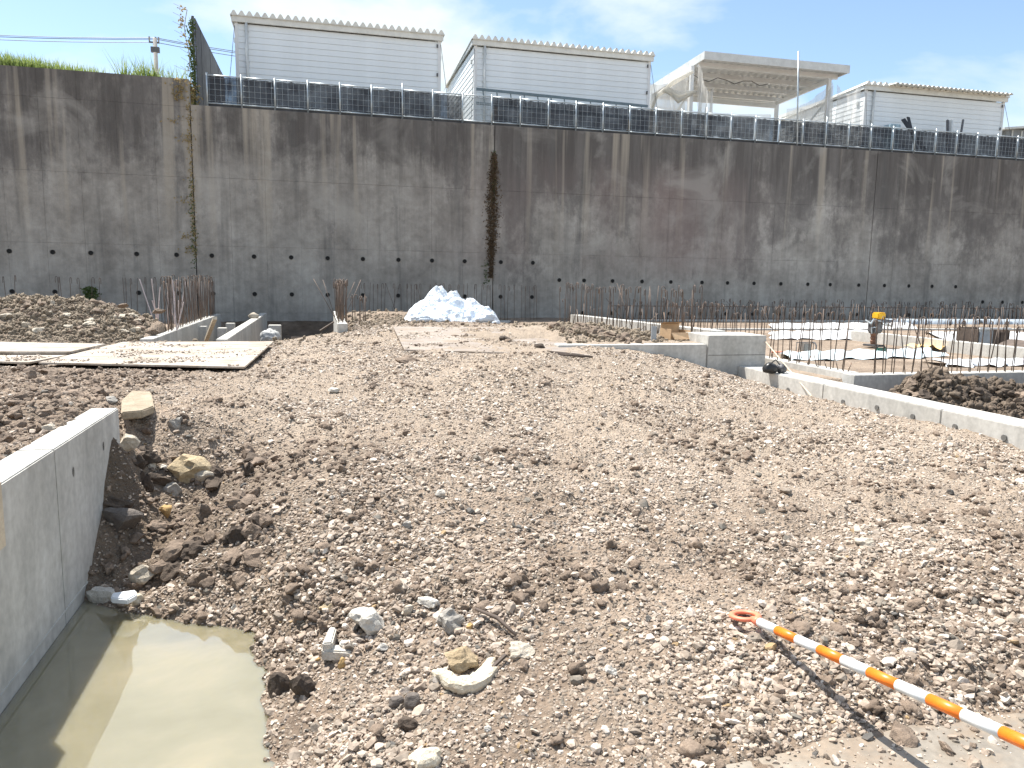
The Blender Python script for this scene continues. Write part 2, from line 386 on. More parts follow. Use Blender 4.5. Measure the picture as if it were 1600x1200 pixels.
main_pts = px([(500,1200,-.03),(640,1200,.04),(800,1200,.08),(1100,1190,.10),(1300,1180,.085),(1500,1160,.085),(1450,1230,.07),(1620,1200,.07),(1450,1090,.14),(1250,1120,.125),(1162,975,.2),(900,1000,.17),(650,1000,.10),(560,950,.13),
    (480,1000,-.03),(470,1100,-.07),(1400,1000,.2),(1600,1000,.2),(700,850,.27),(1000,850,.25),(1400,850,.24),(500,850,.24),(450,900,.15),(405,950,-.04),
    (345,850,.12),(380,760,.31),(300,740,.22),(350,680,.42),(250,648,.52),(212,645,.56),(270,800,.10),(230,860,.02),(260,905,-.05),
    (200,760,.24),(195,700,.38),(410,1200,WZ),(413,1100,WZ),(413,1040,WZ),(402,988,WZ),(330,978,WZ),(280,968,WZ),(215,958,WZ),(150,950,WZ),
    (250,1080,-.34),(120,1050,-.3),(200,1190,-.36),(330,1050,-.25),(330,1180,-.27),
    (500,650,.47),(800,650,.43),(1100,650,.34),(1300,700,.28),(1500,780,.26),(600,585,.58),(800,585,.62),(1000,590,.55),(925,558,.67),(628,550,.66),(760,552,.67),
    (400,580,.49),(200,580,.50),(440,540,.50),(520,560,.54)])
main_pts += [ox(*p, BX) for p in [(180,690),(160,800),(150,850),(128,946)]]
main_pts += [oy(*p, 9.1) for p in [(965,545),(1040,556),(1105,575),(1150,586),(1180,598)]]
main_pts += [ox(*p, 5.45) for p in [(1271,621),(1347,642),(1473,665),(1600,697)]]
main_pts += [(-1.6,5.45,.62),(-1.0,5.6,.56),(-.5,5.75,.49),(-1.32,5.15,.60),(-1.6,6.3,.57),(-2.2,5.4,.64)]
main_pts += [(0,0,.02),(3,0,.1),(-.8,1.8,-.28),(-.15,1.4,-.10),(-.7,.9,-.02),(5,-2,.1),(-2,-3,.0),(5,2.5,.24),(4,4.5,.26),(1,13,.73),(3.5,12.3,.73),(2.3,14,.77),(2.3,17,.70),(2,20.5,.40),(.9,16,.70),
    (-3.5,10,.46),(-2,12.5,.46),(-1,9.2,.46),(-1,12.5,.46),(-5,11,.46),(-8,11,.46),(-3,16,.46),(-3,20,.35),(-9,18,.45),(-14,12,.5),(4.2,16,.55),(4.5,20,.35),(-20,20,.4),(-20,5,.5)]
main_pts = np.array(main_pts)
HM = TPS(main_pts, .004)
left_pts = px([(60,650,.71),(0,620,.67),(150,645,.71),(0,700,.71),(100,690,.71),(0,582,.53),(150,582,.53)]) + [(-1.5,3,.69),(-1.5,2,.68),(-4,3,.70),(-8,5,.6),(-1.5,0,.6),(-6,0,.6),(-1.2,5.4,.66)]
HL = TPS(left_pts, .01)

def Hbase(x, y):
    m = HM(x, y); l = HL(x, y)
    wid = .13 + np.maximum(0, y-4.7)*.8
    wl_ = 1 - sstep(BX-.02-wid, BX-.02, x)
    wl_ = wl_*(1-sstep(6.0, 9.0, y))
    h = m*(1-wl_) + l*wl_
    # earth mounds in front of the wall
    def g(cx, cy, sx, sy, a): return a*np.exp(-((x-cx)/sx)**2-((y-cy)/sy)**2)
    h = h + g(-4.6, 14.0, 1.5, .95, .60) + g(-6.4, 14.4, 1.3, 1.0, .38) + g(-3.3, 13.8, .8, .7, .22) + g(1.0, 17.0, 1.3, 1.2, .12)
    # ground behind the low beam
    b = sstep(9.12, 9.30, y)*sstep(2.9, 3.6, x)*(1-sstep(13.5, 15, y))
    h = h*(1-b) + b*(.735 + g(3.55, 10.6, .75, .8, .13) + g(4.3, 10.1, .55, .45, .06) + g(3.0, 11.6, .9, .8, .10))
    # trench between the far beams and the pit to its right
    tr = sstep(12.86, 12.95, y)*(1-sstep(21.0, 21.9, y))*sstep(-2.70, -2.60, x)*(1-sstep(.10, .55, x))
    h = h*(1-tr) + tr*(-.05 + .12*sstep(-1.4, .3, x))
    # right-hand foundation pit and its floor
    r = sstep(5.50, 5.74, x + sstep(9.4, 14, y)*.55)
    fl = .05 + sstep(7.70, 7.82, y)*.37
    heap = g(8.2, 6.8, 1.7, .6, .25) + g(10.5, 6.7, 1.8, .8, .30) + g(12.5, 6.2, 2.0, .9, .35) + g(9.4, 6.2, 1.6, .5, .16) + g(7.0, 6.9, .55, .42, .30) + g(6.45, 6.95, .35, .42, .28) + g(7.9, 6.2, .9, .4, .22)
    fl = fl + heap*(1-sstep(7.4, 7.7, y))
    r2 = sstep(4.0, 4.8, y)
    h = h*(1-r*r2) + r*r2*fl
    return h
def Hrough(x, y):
    d = np.hypot(x, y)
    fl_ = 1-.22*sstep(3.6, 6.5, d)
    a = .052*(fbm(x*1.7, y*1.7, 3, 3)-.5) + .050*fl_*(fbm(x*6, y*6, 9, 4, .62)-.5)
    near = 1-sstep(7, 14, d)
    lum = fbm(x*2.3+7, y*2.3, 21, 3)
    a = a + near*.045*np.maximum(0, fbm(x*13, y*13, 31, 3, .6)-.48)*sstep(.42, .62, lum)*2.2 + near*.022*(np.abs(fbm(x*17, y*17, 43, 3, .6)-.5)-.1) + near*.012*(fbm(x*40, y*40, 41, 2)-.5)
    # left slump and mounds are lumpier
    slump = np.exp(-((x+.75)/.75)**2-((y-4.9)/.75)**2) + np.exp(-((x+2.6)/1.6)**2-((y-4.6)/2.2)**2)*sstep(-1.2, -1.5, x)
    mound = 1.0*np.exp(-((x+5)/3)**2-((y-14)/1.3)**2) + np.exp(-((x-3.6)/1.3)**2-((y-10.6)/1.1)**2) + sstep(5.8, 6.3, x)*(1-sstep(7.3, 7.7, y))*sstep(4.5, 5, y)
    k = np.clip(slump+mound, 0, 1.2)
    a = a + k*(.20*(fbm(x*3.1, y*3.1, 55, 4, .55)-.5) + .07*np.abs(fbm(x*9, y*9, 66, 3, .6)-.5))
    # shallow tyre ruts crossing on the right
    for c0, sl_ in ((3.05, .30), (3.75, .26), (4.6, .22)):
        dd = (y - (c0 + sl_*(x-1.5) + .06*np.sin(x*3))) ; a = a - .03*np.exp(-(dd/.12)**2)*sstep(.9, 1.6, x)*(.4+fbm(x*2, y*2, 77, 2))
    flat = sstep(12.5, 13, y)*0 + sstep(7.8, 8.0, y)*sstep(5.6, 5.9, x)
    return a*(1-.75*flat)
def H(x, y):
    x = np.asarray(x, float); y = np.asarray(y, float); return Hbase(x, y) + Hrough(x, y)
def h1(x, y): return float(H(np.array([x]), np.array([y]))[0])

def soil(x, y):
    """where dark freshly dug earth lies rather than stony fill, plus painted shade in the trench"""
    k = sstep(5.6, 5.8, x)*(1-sstep(7.55, 7.75, y))*sstep(4.2, 4.9, y)
    k = np.maximum(k, sstep(12.7, 12.95, y)*sstep(-2.7, -2.5, x)*(1-sstep(.1, .6, x)))  # trench and pit floor: wet earth, with shade put into the colour too
    k = np.maximum(k, 1.15*np.exp(-((x+.80)/.75)**2-((y-4.7)/.65)**2))
    k = np.maximum(k, .45*np.exp(-((x-3.7)/1.1)**2-((y-10.5)/.9)**2))
    k = np.maximum(k, .45*sstep(.56, .68, fbm(x*1.5+40, y*1.9, 131, 4, .6))*(y < 7))
    return k*(.55+.6*fbm(x*4, y*4, 17, 3))
def dryness(x, y):
    """driven-over crown of the ramp: dried, dusty fines"""
    return sstep(3.8, 6.5, y+.5*x+1.6*(fbm(x*.9, y*.9, 301, 3)-.5))*(1-sstep(5.3, 5.5, x))*sstep(-1.6, -.4, x)*(1-sstep(12.5, 13.5, y))
def terrain():
    rr = np.exp(np.linspace(math.log(.5), math.log(45), 600))
    th = np.concatenate([np.linspace(-100, -42, 40)[:-1], np.linspace(-42, 42, 760), np.linspace(42, 100, 40)[1:]])
    th = np.radians(th) + HEAD
    Rr, T = np.meshgrid(rr, th, indexing='ij'); x = Rr*np.sin(T); y = Rr*np.cos(T)
    z = H(x.ravel(), y.ravel()).reshape(x.shape)
    nr, nt = x.shape; idx = np.arange(nr*nt).reshape(nr, nt)
    q = np.stack([idx[:-1, :-1], idx[:-1, 1:], idx[1:, 1:], idx[1:, :-1]], -1).reshape(-1, 4)
    keep = (y.ravel()[q].max(1) < 22.3); q = q[keep][:, ::-1]
    me = bpy.data.meshes.new('ground'); co = np.stack([x.ravel(), y.ravel(), z.ravel()], 1)
    me.vertices.add(len(co)); me.vertices.foreach_set('co', co.ravel())
    me.loops.add(q.size); me.loops.foreach_set('vertex_index', q.ravel().astype(np.int32))
    me.polygons.add(len(q)); me.polygons.foreach_set('loop_start', np.arange(0, q.size, 4, dtype=np.int32))
    me.polygons.foreach_set('use_smooth', np.ones(len(q), bool)); me.update(calc_edges=True); me.validate()
    at = me.attributes.new('soil', 'FLOAT', 'POINT'); at.data.foreach_set('value', soil(co[:, 0], co[:, 1]).astype(np.float32))
    at = me.attributes.new('dry', 'FLOAT', 'POINT'); at.data.foreach_set('value', (dryness(co[:, 0], co[:, 1])*.6).astype(np.float32))
    me.materials.append(MGROUND); return tag(put('ground', me), kind='structure')
terrain()
fg = MB(); fg.add([(-600,-600,-.75),(600,-600,-.75),(600,21.9,-.75),(-600,21.9,-.75)], [(0,1,2,3)]); tag(fg.build('outer_ground', MGROUND), kind='structure')
tr = MB(); tr.add([(-600,22.35,5.72),(600,22.35,5.72),(600,900,5.72),(-600,900,5.72)], [(0,1,2,3)]); tag(tr.build('upper_terrace', MTERR), kind='structure')
# pool of muddy water
pw = MB(); xs = np.linspace(BX+.002, .35, 12); ys = np.linspace(.9, 5.0, 24)
pw.add([(a, b, WZ) for b in ys for a in xs], [(j*12+i, j*12+i+1, (j+1)*12+i+1, (j+1)*12+i) for j in range(23) for i in range(11)])
tag(pw.build('puddle_water', water_mat(), smooth=True), kind='structure')
# thin muddy slab at the lower right
sp = MB(); pts = [oz(u, v, .118) for u, v in [(1075,1230),(1105,1206),(1128,1192),(1165,1186),(1205,1176),(1240,1170),(1285,1152),(1330,1150),(1375,1141),(1420,1130),(1475,1131),(1520,1120),(1580,1112),(1640,1104),(1900,1092)]]
pts += [np.array([3.4, .6, .14]), np.array([.9, .7, .14])]
sp.prism([(p[0], p[1]) for p in pts], .0, .118); MSLAB = plate_mat('muddy_slab', (.20, .175, .145), (.33, .29, .235)); tag(sp.build('concrete_apron', MSLAB, bevel=.01), kind='structure')
APRON = [(p[0], p[1]) for p in pts]

# ------------------------------------------------------------------ retaining wall
YW = 22.0; WT = 5.96; WTL = 6.60
wall = thing('retaining_wall', (5, YW, 0), 'tall stained grey concrete retaining wall behind the building site', 'wall')
joints = [-30.0, -12.2, -3.28, 4.92, 17.92, 30.9, 44.0, 62.0]
for a, b in zip(joints[:-1], joints[1:]):
    top = WTL if b <= -3.2 else WT
    MB().box((a+.012, YW+.022, -.8), (b-.012, YW+.36, top)).build('wall_section', MW, wall)
    MB().box((b-.011, YW+.06, -.8), (b+.011, YW+.30, min(top, WT)-.01)).build('joint_strip', MJOINT, wall)
    if b < -20 or a > 40: continue
    rows = [-.8, .52, 2.32, 4.12, top] if top < 6.2 else [-.8, .50, 2.30, 4.10, 5.90, top]
    nx = max(1, round((b-a)/.9)); w = (b-a-.024)/nx
    meshes = {}
    for r0, r1 in zip(rows[:-1], rows[1:]):
        key = round(r1-r0, 3)
        if key not in meshes: meshes[key] = MB().box((.0016, 0, .0022), (w-.0016, .030, r1-r0-.0022)).mesh('formwork_panel', MW)
        for i in range(nx):
            if a < -14 or a+.012+i*w > 30: continue
            put('formwork_panel', meshes[key], wall, (a+.012+i*w, YW-.003+rnd.uniform(-.0028, .0028), r0))
# weep holes: short pipe ends
wm = MB()
for k in range(12):
    t0 = 2*math.pi*k/12; t1 = 2*math.pi*(k+1)/12
    ring = lambda t, r, y: (r*math.cos(t), y, r*math.sin(t))
    wm.add([ring(t0, .062, -.012), ring(t1, .062, -.012), ring(t1, .050, -.012), ring(t0, .050, -.012)], [(0,1,2,3)])
    wm.add([ring(t0, .062, -.012), ring(t1, .062, -.012), ring(t1, .062, .03), ring(t0, .062, .03)], [(0,1,2,3)])
pipe_me = wm.mesh('weep_pipe', MJOINT)
dm = MB(); dm.add([(.050*math.cos(2*math.pi*k/12), -.008, .050*math.sin(2*math.pi*k/12)) for k in range(12)], [tuple(range(12))]); disc_me = dm.mesh('weep_hole', MDARK)  # flat black disc paints the shade inside each pipe
uv = [(u, 2.06) for u in (14.6,82.5,142,213.7,276,331,397,455,512,567,622.5,675,726,782.5,832.5)] + [(u, 1.04) for u in (19,86,144,217,280,333,398,456,512,567,622,676,726,782,831)] \
   + [(u, 1.56) for u in (873.8,912.6,957,1003,1048,1096.7,1136.6,1178,1220,1262,1297,1341.6,1381.6,1419.8,1456,1493)] + [(u, .57) for u in (910,956,1001,1046,1094,1134,1176,1217,1257,1294,1338,1380,1420,1455)] \
   + [(u, 1.04) for u in (1535,1566,1597)]
for u, z in uv:
    v0 = 440
    for _ in range(4): p = oy(u, v0, YW); v0 -= (z-p[2])*50
    q = put('weep_hole', disc_me, wall, (p[0], YW-.004, z)); put('pipe_end', pipe_me, q, (p[0], YW-.004, z))

# ------------------------------------------------------------------ guard fence with shade sheets on the wall
fence = thing('guard_fence', (5, YW+.15, WT), 'galvanised mesh guard fence backed by black sheets on top of the wall', 'fence')
NP = 40; sp_ = .857; X0 = -2.86; YF = YW+.14
post_me = MB().tube([(0,0,0),(0,0,.885)], .024, 8).mesh('fence_post', MGALV, smooth=True)
mm = MB(); wd = sp_-.05
for k in range(6): x = .055+k*(wd-.03)/5.4; mm.tube([(x,0,.13),(x,0,.80)], .0035, 4, False)
for k in range(5): z = .16+k*.145; mm.tube([(.02,-.006,z),(wd+.03,-.006,z)], .0028, 4, False)
mesh_me = mm.mesh('wire_mesh_panel', MGALV)
rail_t = MB().tube([(0,0,.81),(sp_,0,.81)], .019, 6).mesh('top_rail', MGALV, smooth=True); rail_b = MB().tube([(0,0,.10),(sp_,0,.10)], .019, 6).mesh('bottom_rail', MGALV, smooth=True)
tall = {6, 17, 22}
for i in range(NP):
    x = X0+i*sp_
    put('fence_post', post_me, fence, (x, YF, WT), scale=(1, 1, 1.12 if i in tall else rnd.uniform(.97, 1.0)))
    if i == NP-1: break
    put('wire_mesh_panel', mesh_me, fence, (x, YF-.02, WT)); put('top_rail', rail_t, fence, (x, YF, WT)); put('bottom_rail', rail_b, fence, (x, YF, WT))
    lace = (i == 8)
    s = MB(); n = 8; top = [.80 - .035*abs(math.sin(k*1.3+i*2.1))*(1 if i % 3 else .3) for k in range(n+1)]
    if False: top = [t - .30*max(0, 1-abs(k-(2+i % 3)*1.6)/2.2) for k, t in enumerate(top)]
    bot = [.125+.01*math.sin(k+i) for k in range(n+1)]
    vs = []
    for k in range(n+1):
        xx = x+.02+(sp_-.04)*k/n; yy = YF+.035+.012*math.sin(k*1.9+i)
        vs += [(xx, yy, WT+bot[k]), (xx, yy, WT+top[k])]
    s.add(vs, [(2*k, 2*k+2, 2*k+3, 2*k+1) for k in range(n)]); s.build('shade_sheet', MSHADE2 if lace else MSHADE, fence)
# dark backing below the sheet: kerb board behind the rail
MB().box((X0, YF+.07, WT-.002+.003), (X0+(NP-1)*sp_, YF+.09, WT+.115)).build('toe_board', MHOARD, fence)
pp = oy(1248, 225, YW-.02); pt = oy(1248, 80, YW+.05)
sc = MB().tube([(pp[0], YW+.06, WT-.05), (pt[0], YW+.06, pt[2])], .026, 8).build('scaffold_pipe', MGALV, None, (pp[0], YW+.06, WT), True)
tag(sc, 'tall thin scaffold pipe standing upright through the mesh fence', 'pipe')

# ------------------------------------------------------------------ prefab offices on the terrace
def corrugated(x0, x1, y0, y1, z0, z1, pitch, amp, thick=.012, closure=False):
    m = MB(); n = int(round((x1-x0)/pitch)); prof = []
    for k in range(n):
        b = x0+(x1-x0)*k/n; p = (x1-x0)/n; prof += [(b, 0), (b+p*.06, amp*.02), (b+p*.38, amp*.92), (b+p*.5, amp), (b+p*.62, amp*.92), (b+p*.94, amp*.02)]
    prof.append((x1, 0)); L = len(prof); vs = []
    for (yy, zz) in ((y0, z0), (y1, z1)):
        vs += [(a, yy, zz+h) for a, h in prof] + [(a, yy, zz+h-thick) for a, h in prof]
    fs = []
    for k in range(L-1): fs += [(k, k+1, 2*L+k+1, 2*L+k), (L+k, 3*L+k, 3*L+k+1, L+k+1), (k, L+k, L+k+1, k+1), (2*L+k, 2*L+k+1, 3*L+k+1, 3*L+k)]
    if closure: m.add([(a, y0+.004, z0+h) for a, h in prof]+[(a, y0+.004, z0-.02) for a, h in prof], [(k, L+k, L+k+1, k+1) for k in range(L-1)])
    return m.add(vs, fs)
ZT = 5.72
def office(u0, u1, vtl, vtr, Y, depth, label, teeth, pipe_at=.055, group=None):
    a = oy(u0, vtl, Y); b = oy(u1, vtr, Y); x0, x1 = a[0], b[0]; zt = (a[2]+b[2])/2
    o = thing('site_office', ((x0+x1)/2, Y, ZT), label, 'office'); W = x1-x0
    bh = .172; n = int((zt-.02-ZT)/bh); z00 = zt-.02-n*bh
    prof = lambda L: MB().add([(0,-.004,0),(L,-.004,0),(L,.008,bh-.004),(0,.008,bh-.004),(0,.05,0),(L,.05,0),(L,.05,bh-.004),(0,.05,bh-.004)], [(0,1,2,3),(5,4,7,6),(4,0,3,7),(1,5,6,2),(3,2,6,7),(4,5,1,0)])
    fme = prof(W-.10).mesh('siding_board', MSIDING); sme = prof(depth-.10).mesh('siding_board', MSIDING)
    core = MB().box((x0+.05, Y+.052, ZT), (x1-.05, Y+depth, zt)); core.build('wall_core', MGREYP, o)
    for k in range(n):
        put('siding_board', fme, o, (x0+.05, Y, z00+k*bh))
        put('siding_board', sme, o, (x0-.002, Y+depth-.02, z00+k*bh), (0, 0, -math.pi/2))
    for xx in (x0, x1-.10): MB().box((xx+.002, Y-.02, ZT), (xx+.098, Y+.08, zt+.01)).build('corner_post', MWHITEP, o)
    MB().box((x0-.06, Y-.10, zt+.0), (x1+.06, Y-.03, zt+.17)).build('fascia', MCREAMP, o)
    MB().box((x0-.075, Y-.025, zt+.02), (x0-.03, Y+depth, zt+.16)).build('verge_trim', MGREYP, o)
    corrugated(x0-.10, x1+.10, Y-.14, Y+depth+.2, zt+.178, zt-.10, (W+.2)/teeth, .125, closure=True).build('corrugated_roof', MCREAMP, o)
    xp = x0+W*pipe_at
    dp = MB().tube([(xp, Y-.06, ZT), (xp, Y-.06, zt+.05)], .042, 8); dpo = dp.build('downpipe', MGREYP, o, None, True)
    for zz in (zt-.25, zt-1.1): MB().box((xp-.06, Y-.035, zz), (xp+.06, Y-.006, zz+.05)).build('pipe_bracket', MGREYP, dpo)
    for xx in (x0-.02, x1+.03):
        MB().box((xx-.03, Y+.3, zt-.46), (xx+.03, Y+.42, zt-.34)).build('junction_box', MGREYP, o)
    for xx, s in ((x0+.04, -1), (x1-.04, 1)):
        MB().tube([(xx+s*.03, Y-.03, zt-.10), (xx+s*.30, Y-.75, ZT)], .008, 5).build('guy_wire', MENG, o)
    for zz in (zt-.20, zt-1.05): MB().box((x1-.14, Y-.04, zz), (x1-.09, Y-.021, zz+.10)).build('clip', MENG, o)
    return o, x0, x1, zt
o1 = office(366, 689, 38, 62, 24.4, 5.4, 'large white prefab office between dark hoarding and a smaller office with a ladder', 29)
o2 = office(741, 1017, 72, 96, 24.6, 5.4, 'white prefab office with a long metal ladder lying against its front', 29)
o3 = office(1352, 1570, 143, 158, 25.0, 5.4, 'white prefab office with black boards and grey posts leaning in front', 26)
# loose roof sheet hanging forward on the third office
a = oy(1395, 131, 24.7); b = oy(1577, 146, 24.7)
rs = corrugated(a[0], b[0]+.05, 24.55, 26.0, a[2]-.02, a[2]+.06, .20, .05).build('roof_sheet', MCREAMP, None, (a[0], 24.55, a[2]))
tag(rs, 'loose pale corrugated sheet laid over the roof edge of an office', 'roof sheet')
# far grey-roofed shed at the right edge
a = oy(1560, 208, 27.5); b = oy(1760, 205, 27.5); t4 = oy(1600, 189, 27.5)
sh = thing('grey_shed', (b[0], 28, ZT), 'grey shed with a sloping roof beyond the offices', 'shed')
MB().box((a[0]+.5, 27.6, ZT), (b[0], 32, t4[2]-.35)).build('wall', MROOFG, sh)
MB().add([(a[0]+.1,27.3,t4[2]-.45),(b[0]+.2,27.3,t4[2]+.35),(b[0]+.2,32.4,t4[2]+.35),(a[0]+.1,32.4,t4[2]-.45),(a[0]+.1,27.3,t4[2]-.37),(b[0]+.2,27.3,t4[2]+.43),(b[0]+.2,32.4,t4[2]+.43),(a[0]+.1,32.4,t4[2]-.37)],
    [(0,3,2,1),(4,5,6,7),(0,1,5,4),(1,2,6,5),(2,3,7,6),(3,0,4,7)]).build('roof', MGREYP, sh)
for k in range(3): MB().box((a[0]+.8+k*.5, 27.57, ZT), (a[0]+.86+k*.5, 27.598, t4[2]-.4)).build('wall_batten', MGREYP, sh)

# ladder in front of the second office
lad = thing('ladder', oy(880, 150, 23.9), 'long metal ladder lying on its side in front of a white office', 'ladder')
MLAD = simple('dull_blue_steel', (.15, .20, .23), .5, .2, .15, 6); la = oy(744, 139, 23.9); lb = oy(1012, 166, 23.9)
for dz in (0, -.42):
    MB().bar((la[0], 23.9, la[2]+dz), (lb[0], 23.9, lb[2]+dz), .05, .075).build('stile', MLAD, lad)
for k in range(13):
    t = (k+.5)/13; x = la[0]+(lb[0]-la[0])*t; z = la[2]+(lb[2]-la[2])*t
    MB().bar((x-.01, 23.9, z-.01), (x+.05, 23.9, z-.41), .03).build('rung', MLAD, lad)
MB().box((la[0]+.6, 23.93, ZT), (la[0]+.7, 24.0, la[2]-.38)).build('support_block', MWOOD, lad)
MB().box((lb[0]-.7, 23.93, ZT), (lb[0]-.6, 24.0, lb[2]-.38)).build('support_block', MWOOD, lad)

# open canopy shed with nets
YC = 24.0
ca = oy(1100, 80, YC); cb = oy(1327, 103, YC); zc = (ca[2]+cb[2])/2; cx0, cx1 = ca[0], cb[0]
can = thing('canopy_shed', ((cx0+cx1)/2, YC, ZT), 'open white canopy shed on posts hung with pale nets', 'canopy')
dep = 4.3
MB().box((cx0, YC-.05, zc-.26), (cx1, YC, zc)).build('front_fascia', MGREYP, can); MB().box((cx0, YC+dep, zc-.36), (cx1, YC+dep+.05, zc-.10)).build('rear_fascia', MGREYP, can)
for xx in (cx0, cx1-.05):
    MB().add([(xx,YC,zc-.25),(xx+.05,YC,zc-.25),(xx+.05,YC+dep,zc-.35),(xx,YC+dep,zc-.35),(xx,YC,zc),(xx+.05,YC,zc),(xx+.05,YC+dep,zc-.10),(xx,YC+dep,zc-.10)], [(0,3,2,1),(4,5,6,7),(0,1,5,4),(1,2,6,5),(2,3,7,6),(3,0,4,7)]).build('side_fascia', MGREYP, can)
corrugated(cx0+.05, cx1-.05, YC, YC+dep, zc-.14, zc-.24, .26, .07).build('roof_sheet', MWHITEP, can)
for k in range(4):
    y = YC+.5+k*(dep-1)/3; MB().box((cx0+.06, y, zc-.33-.1*(y-YC)/dep), (cx1-.06, y+.08, zc-.165-.1*(y-YC)/dep)).build('purlin', MWHITEP, can)
pxl = [oy(1078, 178, YC+.5)[0], oy(1291, 190, YC+.5)[0]]
for xx in pxl:
    for yy in (YC+.5, YC+dep-.6):
        MB().box((xx-.06, yy-.06, ZT), (xx+.06, yy+.06, zc-.34-.1*(yy-YC)/dep)).build('post', MWHITEP, can)
    MB().bar((xx, YC+.5, zc-.42), (xx, YC+dep-.6, zc-.50), .10, .14).build('side_beam', MWHITEP, can)
    MB().bar((xx, YC+.56, zc-1.1), (xx, YC+dep-.7, ZT+.6), .05).build('brace', MGALV, can)
MB().bar((pxl[0], YC+dep-.6, zc-.62), (pxl[1], YC+dep-.6, zc-.62), .1, .16).build('rear_beam', MWHITEP, can)
MB().tube([(pxl[0]+.2+k*.33, YC+.9, zc-.50-.10*abs(math.sin(k*.9))-.05*(k % 3)) for k in range(10)], .014, 5).build('hanging_cable', MENG, can)
def drape(name, p, q, drop, n, mat, label, sag=.2, seed=0, bottom=None):
    p = np.array(p, float); q = np.array(q, float); m = MB(); rows = 9; vs = []; r_ = random.Random(seed)
    nrm = np.cross(q-p, [0, 0, 1]); nrm /= np.linalg.norm(nrm)+1e-9
    ph = [r_.uniform(0, 6) for _ in range(4)]
    for j in range(rows):
        t = j/(rows-1)
        for i in range(n+1):
            s = i/n; base = p+(q-p)*s; top = base - np.array([0, 0, sag*math.sin(math.pi*s)])
            d = drop*(1 + .15*math.sin(s*7+ph[0]))
            w = .10*math.sin(s*19+ph[1]+t*1.5)+.06*math.sin(s*37+ph[2])
            vs.append(top + np.array([0, 0, -d*t]) + nrm*w*(.3+t) + (q-p)*(.06*math.sin(t*5+ph[3])*math.sin(math.pi*s)))
    W = n+1
    m.add(vs, [(j*W+i, j*W+i+1, (j+1)*W+i+1, (j+1)*W+i) for j in range(rows-1) for i in range(n)])
    return tag(m.build(name, mat, None, tuple(p), True), label, 'net')
zr = zc-.45
drape('net_curtain', (pxl[0]-.1, YC+.4, zr), (pxl[0]-.1, YC+dep-.6, zr-.3), 1.9, 26, MNET, 'sheer white net hanging along the office side of the canopy', .15, 1)
drape('net_curtain', (pxl[1]+.10, YC+.4, zr), (pxl[1]+.35, YC+dep-.8, zr-.3), 2.0, 26, MNET, 'sheer white net hanging on the canopy side towards the black boards', .2, 2)
drape('net_curtain', (pxl[0]+.3, YC+dep-.4, zr-.45), (pxl[1]-.1, YC+dep-.4, zr-.45), 1.8, 34, MNET, 'wide sheer white net closing the back of the canopy', .1, 3)
drape('net_curtain', (pxl[1]+.2, YC+.35, zr-.1), (pxl[1]+1.25, YC+.45, zr+.02), 1.9, 16, MNET, 'tent-like pale net stretched from canopy post towards the next office', .35, 4)
drape('net_curtain', (cx0-.1, YC+.1, zc-.3), (pxl[0]+.75, YC+.30, zc-1.0), 1.9, 22, MNET, 'sheer white net hung across the front of the canopy corner beside the ladder office', .45, 6)
drape('net_curtain', (pxl[1]-1.2, YC+.35, zc-1.5), (pxl[1]+.1, YC+.4, zc-.55), 1.7, 22, MNET, 'sheer white net sagging at the canopy front by the scaffold pipe', .3, 7)
drape('net_curtain', (pxl[0]-.9, YC+2.2, zc-.5), (pxl[0]-.2, YC+.45, zc-.55), 2.2, 18, MNET, 'sheer white net falling outside the canopy beside the ladder office', .25, 8)
g1 = MB(); pts_ = []
gp = [oy(1083,112,YC+.32), oy(1052,128,YC+.6), oy(1040,140,YC+.7), oy(1062,150,YC+.4), oy(1088,143,YC+.3)]
g1.tube(gp, [.05, .10, .13, .12, .05], 9); g1.tube([gp[2], oy(1026,150,YC+.9), oy(1018,175,YC+1.0)], [.09, .06, .04], 7); g1.tube([gp[2]+np.array([.05,0,0]), oy(1060,158,YC+.35), gp[4]], [.06, .08, .03], 7)
tag(g1.build('gathered_net', MNET2, None, tuple(gp[2]), True), 'gathered cream net tied in a swag at the canopy corner post', 'net')
# boards and posts leaning by the third office
def plank(name, u0, v0, u1, v1, Y, w, t, mat, label, cat):
    p = oy(u0, v0, Y); q = oy(u1, v1, Y+.2); d = (q-p)/(q[2]-p[2]); p = p - d*(p[2]-ZT)
    return tag(MB().bar(p, q, w, t, (0, 1, 0)).build(name, mat, None, tuple(p)), label, cat)
plank('black_board', 1420, 199, 1411, 186, 24.2, .17, .03, MBLACK, 'black board leaning at a slant, the wider tilted one of two', 'board')
plank('black_board', 1423, 199, 1419, 183, 24.3, .12, .03, MBLACK, 'narrow black board leaning upright beside a wider black board', 'board')
plank('grey_post', 1481, 204, 1481, 188, 24.2, .09, .07, MENG, 'short grey post in a close pair before the office', 'post'); plank('grey_post', 1487, 204, 1487, 188, 24.25, .09, .07, MGREYP, 'short pale grey post in a close pair before the office', 'post')
plank('grey_post', 1502, 206, 1505, 187, 24.2, .06, .05, MENG, 'single thin grey post tilted before the office', 'post')
bb = oy(1399, 196, 24.2); tag(MB().box((bb[0]-.28, 24.1, ZT), (bb[0]+.16, 24.5, bb[2]+.03)).build('blue_crate', simple('blue_grey_plastic', (.30, .42, .50), .5), None, (bb[0], 24.3, ZT), bevel=.02), 'blue grey crate beside the leaning black boards', 'crate')

